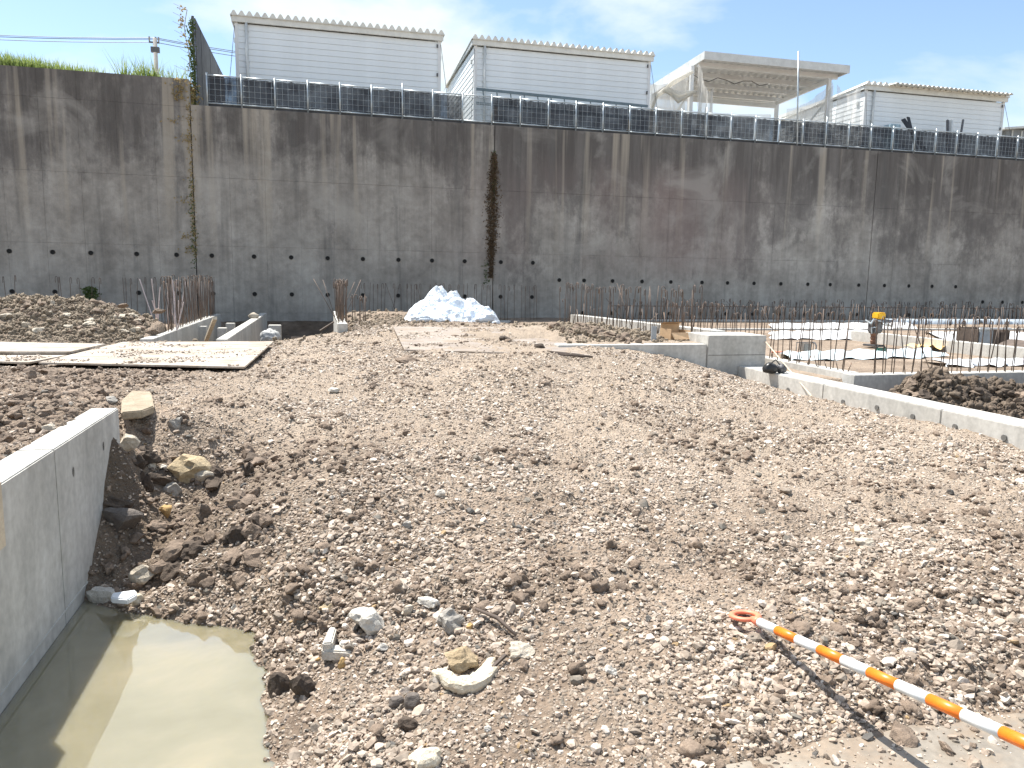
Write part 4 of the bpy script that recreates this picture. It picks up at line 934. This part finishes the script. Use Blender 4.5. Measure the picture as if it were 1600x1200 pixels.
# hand winch
p = oz(1257, 550, .44); wi = thing('hand_winch', p, 'grey boxed winch in a wire frame on the pit soil', 'winch')
MB().box((p[0]-.06, p[1]-.07, p[2]+.02), (p[0]+.07, p[1]+.07, p[2]+.15)).build('drum_box', simple('taupe_box', (.20, .18, .16), .7), wi, bevel=.01)
MB().tube([(p[0]-.16, p[1], p[2]), (p[0]-.16, p[1], p[2]+.16), (p[0]+.16, p[1], p[2]+.16), (p[0]+.16, p[1], p[2])], .008, 5).build('wire_frame', MENG, wi)
MB().tube([(p[0]+.16, p[1]+.08*math.sin(t), p[2]+.08+.08*math.cos(t)) for t in [k*math.pi/6 for k in range(13)]], .012, 6).build('wheel', MENG, wi)
m = MB().tube([(p[0]-.2-.08*k, p[1]-.1-.03*math.sin(k), p[2]+.01) for k in range(7)], .012, 5); tag(m.build('orange_cord', MRING, None, (p[0]-.2, p[1], p[2])), 'orange cord lying on soil beside the winch', 'cord')
for (ua, va, ub_, vb, lab) in ((1240, 552, 1293, 551, 'straight thin timber lath lying in front of the winch'), (1300, 551, 1337, 548, 'dark thin lath lying slanted behind a bar cluster')):
    tag(MB().bar(oz(ua, va, .47), oz(ub_, vb, .47), .03, .03).build('lath', MWOOD if ua < 1290 else MBRN, None, tuple(oz(ua, va, .45))), lab, 'lath')
p = oz(1376, 553, .44); gt = thing('green_tool', p, 'small dark green power tool on the bluish sheet', 'tool')
MB().box((p[0]-.09, p[1]-.05, p[2]+.03), (p[0]+.09, p[1]+.05, p[2]+.10)).build('housing', MDKGREEN, gt, bevel=.015); MB().tube([(p[0]-.08, p[1], p[2]+.10), (p[0]-.05, p[1], p[2]+.14), (p[0]+.05, p[1], p[2]+.14), (p[0]+.08, p[1], p[2]+.10)], .012, 6).build('handle', MBLACK, gt)
for dx in (-.07, .07): MB().box((p[0]+dx-.015, p[1]-.06, p[2]-.01), (p[0]+dx+.015, p[1]+.06, p[2]+.03)).build('skid', MBLACK, gt)
# brown bin
p = oz(1549, 546, .46); w = .32
bn = thing('formwork_bin', p, 'open bin of brown and grey boards at the end of the clean beam', 'bin')
MB().box((p[0]-.30, p[1]-.02, p[2]), (p[0]-.02, p[1]+.01, p[2]+.36)).build('grey_board', simple('grey_board', (.33, .37, .40), .6), bn); 
for k in range(4): MB().box((p[0]-.015+k*.085, p[1]-.02+.01*(k % 2), p[2]), (p[0]+.065+k*.085, p[1]+.02+.01*(k % 2), p[2]+.35-.02*(k % 3))).build('brown_board', MBRN, bn)
MB().box((p[0]-.30, p[1]+.42, p[2]), (p[0]+.33, p[1]+.45, p[2]+.37)).build('back_board', MBRN, bn); MB().box((p[0]-.34, p[1]-.05, p[2]+.365), (p[0]+.34, p[1]-.022, p[2]+.39)).build('rim', MWHITEP, bn)
MB().box((p[0]-.34, p[1]-.01, p[2]), (p[0]-.315, p[1]+.45, p[2]+.36)).build('side_board', MBRN, bn); MB().box((p[0]+.335, p[1]-.01, p[2]), (p[0]+.36, p[1]+.45, p[2]+.34)).build('side_board', MBRN, bn)
# digger bucket at the right edge
p = oz(1606, 556, .45); bk = thing('digger_bucket', p, 'dark steel digger bucket resting on the floor of the foundation pit', 'bucket')
prof = [(-.20, .0), (-.18, .07), (-.07, .17), (.14, .24), (.32, .21), (.36, .04), (.2, .0)]
m = MB(); k = len(prof); vs = [(p[0]+a, p[1], p[2]+b) for a, b in prof] + [(p[0]+a, p[1]+.5, p[2]+b) for a, b in prof]; m.add(vs, [tuple(range(k)), tuple(range(2*k-1, k-1, -1))] + [(i, k+i, k+(i+1) % k, (i+1) % k) for i in range(k)]); m.build('shell', MBRN, bk, bevel=.012)
for j in range(4): MB().bar((p[0]-.18, p[1]+.06+j*.13, p[2]+.05), (p[0]-.27, p[1]+.06+j*.13, p[2]+.02), .05, .03).build('tooth', MENG, bk)
for j in range(3): MB().bar((p[0]-.1+.09*j, p[1]-.012, p[2]+.08+.03*j), (p[0]+.05+.06*j, p[1]-.012, p[2]+.13+.02*j), .012, .025, (0, 1, 0)).build('wear_strip', MGREYP, bk)
# trench contents
for u, v, w, h, lab in ((315, 530, .17, .26, 'small grey concrete post base beside the leaning timber in the trench'), (346, 531, .18, .24, 'grey concrete cube in the trench, the one closer to the steel plate'), (359, 522, .19, .24, 'grey concrete cube further down the trench beside the white-topped beam')):
    p = oz(u, v, .20); x, y = p[0], p[1]+.2
    tag(MB().box((x-w/2, y-.12, .03), (x+w/2, y+.12, .20+h)).build('concrete_cube', MBm, None, (x, y, .05), bevel=.008), lab, 'concrete block')
tag(MB().bar(oz(322, 532, .25), oy(336, 497, 14.4), .07, .05).build('leaning_timber', MPALEW, None, tuple(oz(322, 532, .25))), 'pale timber leaning up inside the trench', 'timber')
p = oy(397, 493, 18.0); tag(blob('stone', tuple(oz(397, 494, .60)), .12, .08, .08, MBEIGE, 77, .3, 2, 2), 'pale stone sitting on the white-topped trench beam', 'stone')
p = oz(428, 512, .45); tag(MB().box((p[0]-.12, p[1], .05), (p[0]+.14, p[1]+.25, .50)).build('concrete_cube', MBm, None, (p[0], p[1], .1), bevel=.01), 'bluish concrete block standing behind the crumpled grey bag', 'concrete block')
p = oz(424, 530, .30); tag(blob('crumpled_bag', (p[0]-.02, p[1]+.15, .30), .20, .18, .20, simple('grey_bag', (.42, .42, .41), .6, 0, .2, 6, .4), 12, .25, 2, 4), 'crumpled grey bag in the pit beside the trench beam', 'bag')
for u0, v0, u1, v1, lab in ((500, 517, 522, 503, 'dark plank tilted up against the beam stub'), (455, 528, 545, 529, 'long thin dark lath flat before the beam stub')):
    z = .42 if v0 < 520 else .5; p0 = oz(u0, v0, .40 if u0 == 500 else .52); p1 = oy(u1, v1, p0[1]+.1)
    tag(MB().bar(p0, p1, .06, .03).build('plank', MBRN, None, tuple(p0)), lab, 'plank')
m = thing('debris_lath_pile', oz(890, 554, .74), 'few dark laths lying on the edge of the grey steel plate', 'laths')
for k in range(4): MB().bar(oz(855+k*6, 549+k*1.8, .705), oz(905+k*7, 554+k*1.2, .70), .025, .02).build('lath', MBRN, m)

# striped cone bar
A = EYE + 2.98*ray(1164, 962); Bp = EYE + 1.9*ray(1592, 1156)
A = np.array(A); d = (Bp-A); L = np.linalg.norm(d); d = d/L
cb_ = thing('cone_bar', tuple(A), 'orange and white striped cone bar with a ring end lying over the gravel', 'cone bar')
ringc = A.copy(); up_ = np.array([0, 0, 1.0]); side = np.cross(d, up_); side /= np.linalg.norm(side); upn = np.cross(side, d)
m = MB(); n = 28; rr_ = .051; vs = []; fs = []
for k in range(n):
    t = 2*math.pi*k/n; c_ = ringc + rr_*(math.cos(t)*d + math.sin(t)*side); e = math.cos(t)*d + math.sin(t)*side
    for j in range(8): a_ = 2*math.pi*j/8; vs.append(c_ + e*.0125*math.cos(a_) + upn*.009*math.sin(a_))
for k in range(n):
    for j in range(8): fs.append((k*8+j, ((k+1) % n)*8+j, ((k+1) % n)*8+(j+1) % 8, k*8+(j+1) % 8))
m.add(vs, fs); m.build('end_ring', MRING, cb_, None, True)
s0 = ringc + d*.058
MB().tube([s0-d*.012, s0+d*.015, s0+d*.035], [.012, .017, .0195], 14).build('socket', MRING, cb_, None, True)
t = .085; seg = [.115]*18; k = 0
while t < 1.55:
    l = .112; MB().tube([ringc+d*t, ringc+d*(t+l)], .0172 if k % 2 else .0176, 18).build('orange_band' if k % 2 else 'white_band', MORANGE if k % 2 else MWHITEB, cb_, None, True); t += l; k += 1

# ------------------------------------------------------------------ rocks
def rock_mesh(name, mat, seed, sub=3, amp=.35, cuts=6, smooth=False):
    r_ = random.Random(seed); bm = bmesh.new(); bmesh.ops.create_icosphere(bm, subdivisions=sub, radius=1)
    co = np.array([v.co for v in bm.verts])
    for _ in range(cuts):
        nn = _n([r_.gauss(0, 1) for _ in range(3)]); dd = r_.uniform(.45, .8); k = co@nn - dd; co = co - np.outer(np.maximum(k, 0), nn)
    d = amp*(vnoise(co[:, 0]*2.3+seed, co[:, 1]*2.3+co[:, 2]*1.7, seed)-.5) + amp*.4*(vnoise(co[:, 2]*5+seed, co[:, 0]*5-co[:, 1]*4, seed+5)-.5)
    co = co*(1+d)[:, None]; co = co/np.abs(co).max()
    for v, p in zip(bm.verts, co): v.co = p
    me = bpy.data.meshes.new(name); bm.to_mesh(me); bm.free()
    if mat: me.materials.append(mat)
    if smooth: me.polygons.foreach_set('use_smooth', [True]*len(me.polygons))
    return me
def ground_hit(u, v):
    d = ray(u, v); lo, hi = .8, 25.0; ts = np.linspace(lo, hi, 2400); P = EYE[None]+ts[:, None]*d[None]; hz = H(P[:, 0], P[:, 1]); i = int(np.argmax(P[:, 2] <= hz)); return P[i], ts[i]
def rock(u, v, w, h, mat, seed, label, name='rock', rz=None, yk=.8, sink=.25, sub=3, amp=.35):
    p, t = ground_hit(u, v+h*.32); s = t/F; sx = w/2*s; sz = max(h/2*s*1.05, sx*.45)
    o = put(name, rock_mesh(name, mat, seed, sub, amp), None, (p[0], p[1]+sx*.3, p[2]+sz*(1-sink)*.6), (rnd.uniform(-.2, .2), rnd.uniform(-.2, .2), -HEAD if rz is None else rz), (sx, sx*yk, sz))
    return tag(o, label, 'rock' if name == 'rock' else name.split('_')[-1])
rock(577, 968, 70, 64, MPALE, 101, 'large pale angular rock beside the L-shaped concrete fragment')
rock(704, 972, 58, 44, MGREY, 102, 'grey rough rock next to a small orange stone and a twig')
rock(640, 950, 22, 26, MBEIGE, 103, 'upright beige stone between the pale rock and the grey rock')
rock(672, 944, 44, 20, MPALE, 104, 'flat pale stone above the grey rough rock', yk=.6)
rock(598, 1011, 22, 15, MPALE, 105, 'small white blocky chip right below the large pale rock')
rock(815, 1018, 48, 26, MBEIGE, 106, 'beige lumpy stone beyond the cream crescent rock')
rock(661, 1186, 66, 40, MCREAM, 107, 'cream rock sitting alone by the silt patch')
rock(535, 1037, 20, 22, MORA, 108, 'orange crumbly stone below the L-shaped fragment, the larger one')
rock(495, 1033, 15, 14, MORA, 109, 'smallest orange stone near the pool edge')
rock(735, 978, 18, 18, MORA, 110, 'small orange stone touching the grey rough rock')
rock(508, 950, 24, 20, MYEL, 111, 'yellowish stone on the bank above the pool')
rock(720, 1032, 62, 46, clod_mat('tan_clod', (.26, .19, .11), (.42, .33, .21)), 112, 'tan earthy lump cupped by the cream crescent rock', 'clod')
rock(646, 1096, 30, 34, MDGR, 113, 'dark smooth pebble standing beside its lower twin', 'pebble', amp=.1)
rock(618, 1096, 30, 22, MDGR, 114, 'dark smooth pebble lying flat beside an upright one', 'pebble', amp=.1)
rock(474, 1075, 44, 52, MCLODD, 115, 'dark wet clod at the pool edge, the upright one', 'clod')
rock(436, 1072, 40, 46, MCLODD, 116, 'dark wet clod at the pool edge, hanging over the water', 'clod')
rock(640, 1130, 44, 26, MCLODD, 117, 'dark wet clod beside the silt patch', 'clod')
rock(827, 670, 18, 13, MPALE, 118, 'lone pale stone in the middle of the gravel')
rock(824, 677, 20, 8, MCLODD, 119, 'dark clod under the lone pale stone', 'clod')
rock(1137, 661, 18, 13, MCLODD, 120, 'dark lone clod on the gravel towards the long beam', 'clod')
rock(195, 692, 44, 32, MBEIGE, 121, 'beige oblong rock lodged against the pool-side beam')
rock(299, 733, 70, 46, MYEL, 122, 'big yellowish rock on the slumped bank')
rock(320, 745, 40, 28, MBEIGE, 123, 'beige rock stuck to the big yellowish rock')
rock(237, 724, 18, 28, MPALE, 124, 'narrow pale stone between the pool-side beam and the big yellowish rock')
rock(256, 730, 14, 12, MPALE, 125, 'small pale stone between narrow stone and yellowish rock')
rock(269, 764, 30, 30, MGREY, 126, 'grey angular rock below the yellowish rock')
rock(259, 799, 30, 26, MORA, 127, 'orange rock half sunk in the slumped bank')
rock(187, 812, 78, 58, MDGR, 128, 'large dark grey rock in the shade of the beam', amp=.15)
rock(160, 930, 56, 40, MPALE, 129, 'pale rock at the water edge touching the beam')
rock(222, 900, 54, 44, MBEIGE, 130, 'beige rock on the bank above the broken white pipe')
rock(210, 936, 32, 30, MCREAM, 131, 'cream striped rock half in the water')
rock(275, 660, 34, 26, MGREY, 132, 'grey stone near the flat slab at the end of the beam')
rock(172, 625, 24, 16, MGREY, 133, 'mud-coated stone on the far end of the pool-side beam')
rock(75, 668, 22, 14, MBEIGE, 134, 'beige stone on the earth held behind the pool-side beam')
rock(1536, 972, 16, 14, MPALE, 135, 'bright white pebble on the gravel beyond the cone bar', 'pebble')
rock(957, 1048, 24, 22, MPALE, 136, 'white angular stone alone between crescent rock and cone bar')
rock(1270, 1128, 14, 14, MPALE, 137, 'white pebble near the shadow of the cone bar', 'pebble')
rock(538, 1172, 20, 16, MPALE, 138, 'white chip between the cream rock and the pool')
rock(762, 1140, 18, 16, MPALE, 139, 'white chip below the cream crescent rock')
rock(690, 772, 24, 16, MPALE, 140, 'pale stone on the gravel in line with the white heap')
rock(635, 822, 20, 15, MGREY, 141, 'grey stone on the gravel below a pale stone')
rock(520, 610, 24, 7, MPALE, 142, 'flat pale flake near the steel plates')
rock(367, 950, 12, 14, MPALE, 143, 'white chip on the bank just above the pool')
rock(1355, 850, 40, 10, MBEIGE, 144, 'flat beige stone lying in a tyre rut')
rock(790, 530, 26, 7, MCLODD, 145, 'dark clod lying on the grey steel plate, the broad one', 'clod')
rock(845, 541, 22, 9, MCLODD, 146, 'dark clod near the laths on the grey steel plate', 'clod')
rock(635, 563, 40, 12, MCLOD, 147, 'broad brown clod just below the grey steel plate', 'clod')
# big crumbly lumps on the dark soil heap and mounds
for k in range(26):
    u = rnd.uniform(1345, 1600); v = rnd.uniform(592, 640); rock(u, v, rnd.uniform(18, 44), rnd.uniform(10, 24), MCLOD if k % 2 else MCLODD, 300+k, 'dark crumbly soil lump on the heap behind the long beam', 'soil_clod', rz=rnd.uniform(0, 6), sink=.4, amp=.5)['group'] = 'dark soil lumps on the heap'
for k in range(22):
    u = rnd.uniform(860, 1005); v = 500+(u-860)*.22+rnd.uniform(-4, 12); rock(u, v, rnd.uniform(14, 32), rnd.uniform(8, 16), MCLOD, 340+k, 'brown soil lump on the heap behind the low beam', 'soil_clod', rz=rnd.uniform(0, 6), sink=.4, amp=.5)['group'] = 'brown soil lumps behind the low beam'
for k in range(46):
    u = rnd.uniform(0, 250); v = rnd.uniform(470, 520); rock(u, v, rnd.uniform(10, 30), rnd.uniform(6, 14), MCLOD if k % 3 else MBEIGE, 370+k, 'brown soil lump on the earth mound before the wall' if k % 3 else 'pale beige stone on the earth mound before the wall', 'soil_clod' if k % 3 else 'mound_stone', rz=rnd.uniform(0, 6), sink=.4, amp=.5)['group'] = 'soil lumps on the earth mound' if k % 3 else 'pale stones on the earth mound'
for k in range(40):
    u = rnd.uniform(170, 430); v = rnd.uniform(700, 930); rock(u, v, rnd.uniform(20, 62), rnd.uniform(14, 42), MCLOD if k % 2 else MCLODD, 430+k, 'brown mud lump on the slumped bank above the pool', 'soil_clod', rz=rnd.uniform(0, 6), sink=.45, amp=.5)['group'] = 'mud lumps on the slumped bank'
for k in range(30):
    u = rnd.uniform(0, 170); v = rnd.uniform(575, 690-u*.3); rock(u, v, rnd.uniform(14, 40), rnd.uniform(9, 22), MCLOD, 480+k, 'brown mud lump on the earth held behind the pool-side beam', 'soil_clod', rz=rnd.uniform(0, 6), sink=.5, amp=.5)['group'] = 'mud lumps behind the pool-side beam'

# flat slab piece at the far end of the pool-side beam
def chunk(name, px_, zb, th, mat, label, cat, bev=.008, tilt=0):
    P = [oz(u, v, zb+th) for u, v in px_]; c = sum(P)/len(P); m = MB().prism([(p[0], p[1]) for p in P], zb, zb+th)
    return tag(m.build(name, mat, None, tuple(c), bevel=bev), label, cat)
p, _ = ground_hit(215, 640)
chunk('slab_fragment', [(189,644),(190,624),(205,610),(236,612),(241,634),(222,641)], p[2]+.015, .055, clod_mat('muddy_slab_piece', (.26, .21, .145), (.42, .35, .26)), 'flat broken slab overhanging the slumped bank by the beam end', 'slab')
# L-shaped concrete fragment
p, _ = ground_hit(530, 1020); zL = p[2]
Lf = thing('concrete_fragment', p, 'L-shaped pale concrete fragment beside the large pale rock', 'concrete fragment')
chunkp = lambda px_, z0, th: MB().prism([(q_[0], q_[1]) for q_ in [oz(u, v, z0+th) for u, v in px_]], z0, z0+th)
chunkp([(502,1016),(504,1006),(562,1008),(566,1020)], zL-.01, .045).build('long_arm', MPALE, Lf, bevel=.006); chunkp([(503,1005),(515,978),(526,980),(519,1004)], zL-.01, .075).build('short_arm', MPALE, Lf, bevel=.006)
chunkp([(530,1006),(531,999),(548,999),(549,1007)], zL+.0, .05).build('crumb', MPALE, Lf, bevel=.006)
# cream crescent rock
p, _ = ground_hit(735, 1085)
path = [(676,1050,.008),(684,1053,.016),(696,1059,.022),(710,1066,.027),(726,1070,.031),(742,1067,.035),(755,1059,.036),(764,1048,.032),(766,1039,.024),(763,1033,.012)]
fp = []
for k in range(len(path)-1):
    for j in range(4): t = j/4; fp.append([path[k][i]*(1-t)+path[k+1][i]*t for i in range(3)])
m = MB().tube([oz(u, v, p[2]+.022) for u, v, w in fp], [w for _, _, w in fp], 14); vv = np.array(m.v); cz = p[2]+.022
dn = .010*(vnoise(vv[:, 0]*42, vv[:, 1]*42+vv[:, 2]*30, 3)-.5) + .006*(vnoise(vv[:, 0]*110, vv[:, 1]*110+vv[:, 2]*80, 5)-.5)
vv[:, 2] = cz + np.clip(vv[:, 2]-cz, -.03, .020)*1.1 + dn; vv[:, 0] += dn; m.v = [tuple(q_) for q_ in vv]
tag(m.build('crescent_rock', MCREAM, None, tuple(p)), 'cream crescent-shaped rock cupping a tan lump of earth', 'rock')
p, _ = ground_hit(205, 945)
chunk('broken_pipe', [(173,934),(175,926),(212,921),(214,928),(200,936)], p[2]+.06, .03, MWHITEP, 'broken white plastic piece by the water edge', 'pipe piece', .006)
a_, _ = ground_hit(743, 962); b_, _ = ground_hit(806, 1000); mid = (a_+b_)/2+np.array([.01, .0, .03])
tag(MB().tube([a_+np.array([0,0,.03]), mid+np.array([0,0,.01]), b_+np.array([0,0,.02])], [.006, .009, .006], 7).build('twig', MBRN, None, tuple(mid), True), 'brown stick lying beside the grey rough rock', 'stick')
a_, _ = ground_hit(770, 1050); b_, _ = ground_hit(790, 1035)
tag(MB().bar(a_+np.array([0,0,.02]), b_+np.array([0,0,.03]), .012, .01).build('twig', MBRN, None, tuple(a_)), 'short dark stick behind the cream crescent rock', 'stick')

# ------------------------------------------------------------------ gravel
def inside(poly, x, y):
    c = np.zeros(len(x), bool); n = len(poly); j = n-1
    for i in range(n):
        xi, yi = poly[i]; xj, yj = poly[j]; k = ((yi > y) != (yj > y)) & (x < (xj-xi)*(y-yi)/(yj-yi+1e-12)+xi); c ^= k; j = i
    return c
PL1 = [tuple(oz(u, v, z)[:2]) for u, v, z in [(60,566,.545),(382,573,.545),(428,533,.552),(192,534,.552)]]; PL2 = [tuple(oz(u, v, z)[:2]) for u, v, z in [(614,510,.775),(840,512,.775),(922,555,.690),(632,546,.690)]]
PL3 = [tuple(oz(u, v, .53)[:2]) for u, v in [(-140,560),(45,566),(150,541),(-60,537)]]
def blocked(x, y, z):
    b = (x < BX+.01) & (x > BX-.16) & (y < 5.0)
    b |= (x > 5.42); b |= (y > 9.06) & (x > 3.0)
    b |= (z < WZ+.0)
    b |= (y > 12.7) & (x < .5)
    return b
def on_plates(x, y, z):
    """stones that lie on a plate or the slab sit on its top; most of it stays bare"""
    ok = np.ones(len(x), bool); patch = fbm(x*2.1+5, y*2.1, 211, 3)
    for poly, zf, dens in ((PL3, lambda Y: .533+Y*0, .17), (PL1, lambda Y: .5485+Y*0, .17), (PL2, lambda Y: .775-(12.9-Y)*.0195, .38), (APRON, lambda Y: .118+Y*0, .10)):
        i = inside(poly, x, y); z = np.where(i, np.maximum(z, zf(y)), z); ok &= ~i | (nrng.random(len(x)) < dens*sstep(.42, .68, patch)*2.2)
    return z, ok
stone_col = bpy.data.collections.new('stone_shapes'); clod_col = bpy.data.collections.new('clod_shapes')
for k in range(9):
    me = rock_mesh('stone_shape', MGRAV, 900+k, 2 if k < 5 else 1, .3, 7); stone_col.objects.link(bpy.data.objects.new('stone_shape', me))
for k in range(5):
    me = rock_mesh('clod_shape', MCLOD, 950+k, 3, .75, 3, True); clod_col.objects.link(bpy.data.objects.new('clod_shape', me))
def scatter(name, col, P, scl, rot, tone, nvar, label, cat):
    me = bpy.data.meshes.new(name); n = len(P); me.vertices.add(n); me.vertices.foreach_set('co', P.astype(np.float32).ravel())
    def attr(nm, typ, dat, key):
        a = me.attributes.new(nm, typ, 'POINT'); a.data.foreach_set(key, np.ascontiguousarray(dat).ravel())
    attr('scl', 'FLOAT_VECTOR', scl.astype(np.float32), 'vector'); attr('rot', 'FLOAT_VECTOR', rot.astype(np.float32), 'vector'); attr('tone', 'FLOAT', tone.astype(np.float32), 'value')
    attr('idx', 'INT', nrng.integers(0, nvar, n).astype(np.int32), 'value')
    o = put(name, me); g = bpy.data.node_groups.new(name, 'GeometryNodeTree')
    g.interface.new_socket('Geometry', in_out='INPUT', socket_type='NodeSocketGeometry'); g.interface.new_socket('Geometry', in_out='OUTPUT', socket_type='NodeSocketGeometry')
    N = g.nodes; i = N.new('NodeGroupInput'); ou = N.new('NodeGroupOutput'); ins = N.new('GeometryNodeInstanceOnPoints'); ci = N.new('GeometryNodeCollectionInfo')
    ci.inputs['Collection'].default_value = col; ci.inputs['Separate Children'].default_value = True; ci.inputs['Reset Children'].default_value = True
    def na(nm, typ): x = N.new('GeometryNodeInputNamedAttribute'); x.data_type = typ; x.inputs['Name'].default_value = nm; return x.outputs[0]
    m2p = N.new('GeometryNodeMeshToPoints'); g.links.new(i.outputs[0], m2p.inputs[0]); g.links.new(m2p.outputs[0], ins.inputs['Points'])
    g.links.new(ci.outputs[0], ins.inputs['Instance']); ins.inputs['Pick Instance'].default_value = True
    g.links.new(na('idx', 'INT'), ins.inputs['Instance Index'])
    e = N.new('FunctionNodeEulerToRotation'); g.links.new(na('rot', 'FLOAT_VECTOR'), e.inputs[0]); g.links.new(e.outputs[0], ins.inputs['Rotation'])
    g.links.new(na('scl', 'FLOAT_VECTOR'), ins.inputs['Scale']); g.links.new(ins.outputs[0], ou.inputs[0])
    o.modifiers.new('scatter', 'NODES').node_group = g
    return tag(o, label, cat, kind='stuff')
def sample(n, rmin, rmax, power, half=46):
    u = nrng.random(n); r = (rmin**power + u*(rmax**power-rmin**power))**(1/power); t = np.radians(nrng.uniform(-half, half, n))+HEAD
    return r*np.sin(t), r*np.cos(t), r
x, y, r = sample(520000, 1.0, 15, .95)
bare = fbm(x*1.3+3, y*1.3, 91, 4, .55); fullc = sstep(.36, .62, bare); keep = nrng.random(len(x)) < fullc*.38+.62
slumpd = np.exp(-((x+.8)/.65)**2-((y-4.75)/.6)**2) + .8*sstep(-1.3, -1.5, x)*(y < 9)
keep &= nrng.random(len(x)) > slumpd*.85
x, y, r, fullc = x[keep], y[keep], r[keep], fullc[keep]; z = H(x, y); ok = ~blocked(x, y, z); z, ok2 = on_plates(x, y, z); ok &= ok2; x, y, r, z, fullc = x[ok], y[ok], r[ok], z[ok], fullc[ok]
rad = (.0046+.0024*fullc)*np.exp(nrng.normal(0, .52, len(x)))*(1-.08*sstep(3.2, 5.5, r)+.03*np.maximum(0, r-5)); rad = np.minimum(rad, .026)
scl = np.stack([rad*nrng.uniform(.8, 1.4, len(x)), rad*nrng.uniform(.7, 1.1, len(x)), rad*nrng.uniform(.5, .85, len(x))], 1)
rot_ = np.stack([nrng.normal(0, .35, len(x)), nrng.normal(0, .35, len(x)), nrng.uniform(0, 6.28, len(x))], 1)
tone = np.clip(nrng.normal(.54, .21, len(x)), .02, .93); tone = np.minimum(.93, tone + .13*dryness(x, y)); tone = np.where(nrng.random(len(x)) < .006, .97, tone)
scatter('gravel', stone_col, np.stack([x, y, z+rad*.18], 1), scl, rot_, tone, 9, 'small crushed stones covering the muddy ground', 'gravel')
# mud clods, in drifts
x, y, r = sample(110000, 1.2, 14, 1.0)
cl = fbm(x*1.5+40, y*1.9, 131, 4, .6); keep = nrng.random(len(x)) < sstep(.52, .66, cl)*.5*(1-.6*sstep(4.5, 8, r)) + .022
sl2 = np.exp(-((x+.8)/.7)**2-((y-4.8)/.6)**2) + sstep(-1.3, -1.5, x)*(y < 9); keep |= nrng.random(len(x)) < sl2*.55
x, y, r = x[keep], y[keep], r[keep]; z = H(x, y); ok = ~blocked(x, y, z); z, ok2 = on_plates(x, y, z); ok &= ok2; x, y, r, z = x[ok], y[ok], r[ok], z[ok]
rad = np.minimum(.012*np.exp(nrng.normal(0, .5, len(x)))*(1+.05*np.maximum(0, r-3)), .05)
scl = np.stack([rad*1.2, rad, rad*nrng.uniform(.5, .9, len(x))], 1); rot_ = np.stack([nrng.normal(0, .4, len(x)), nrng.normal(0, .4, len(x)), nrng.uniform(0, 6.28, len(x))], 1)
scatter('mud_crumbs', clod_col, np.stack([x, y, z+rad*.1], 1), scl, rot_, nrng.random(len(x)), 5, 'brown mud crumbs in drifts over the gravel', 'mud')
def crumbs(name, regions, mat, base, label, seed):
    col = bpy.data.collections.new(name)
    for k in range(5): col.objects.link(bpy.data.objects.new('crumb_shape', rock_mesh('crumb_shape', mat, seed+k, 3, .8, 3, True)))
    X_, Y2 = [], []
    for (cx, cy, sx, sy, n) in regions: X_.append(nrng.normal(cx, sx, n)); Y2.append(nrng.normal(cy, sy, n))
    x, y = np.concatenate(X_), np.concatenate(Y2)
    if 'heap' in name: ok = (x > 5.82) & (y < 7.5)
    else: ok = ~((x > 2.8) & (y > 9.05) & (y < 9.36)) & ~((x > 5.0) & (y > 9)) & ~((x > -2.78) & (x < -2.5)) & ~((x > -1.66) & (x < -1.42))
    for pl in (PL1, PL2, PL3): ok &= ~inside(pl, x, y)
    x, y = x[ok], y[ok]; z = H(x, y); n = len(x); rad = np.minimum(base*np.exp(nrng.normal(0, .75, n)), base*5)
    scatter(name, col, np.stack([x, y, z+rad*.15], 1), np.stack([rad*1.2, rad, rad*.75], 1), nrng.uniform(0, 6.28, (n, 3)), nrng.random(n), 5, label, 'soil')
MCLODM = clod_mat('dry_soil', (.15, .115, .08), (.33, .27, .20)); MCLODH = clod_mat('dug_soil', (.065, .047, .034), (.19, .145, .105))
crumbs('heap_crumbs', [(7.2,6.9,.7,.35,2600),(8.6,6.8,.9,.4,3000),(10.5,6.6,1.2,.6,3000),(6.5,6.8,.4,.4,1700)], MCLODH, .014, 'dark crumbled soil of the heap behind the long beam', 1200)
crumbs('mound_crumbs', [(-4.8,13.5,1.3,.7,11000),(-3.4,13.3,.6,.5,3000),(3.5,10.5,.6,.5,4000),(4.3,9.8,.35,.25,600),(-.6,15,.5,1.5,1600),(.9,14.5,.6,1.2,1500),(4.0,12,.6,1.0,800)], MCLODM, .0115, 'brown crumbled soil of the mounds before the wall', 1300)
# the larger loose stones as things of their own
shapes = [rock_mesh('gravel_stone', MGRAVO, 700+k, 2, .3, 7) for k in range(8)]
x, y, r = sample(620, 1.5, 6.5, 1.1, 36); z = H(x, y); ok = ~blocked(x, y, z) & (z > -.05) & ~inside(APRON, x, y); x, y, z, r = x[ok][:240], y[ok][:240], z[ok][:240], r[ok][:240]
for k in range(len(x)):
    s = min(.034, .0165*math.exp(rnd.gauss(0, .35))*(1+.06*max(0, r[k]-3)))
    o = put('gravel_stone', shapes[k % 8], None, (x[k], y[k], z[k]+s*.3), (rnd.gauss(0, .3), rnd.gauss(0, .3), rnd.uniform(0, 6.28)), (s*1.15, s, s*.72))
    tag(o, 'larger loose grey stone among the fine gravel', 'stone', 'larger loose stones in the gravel')
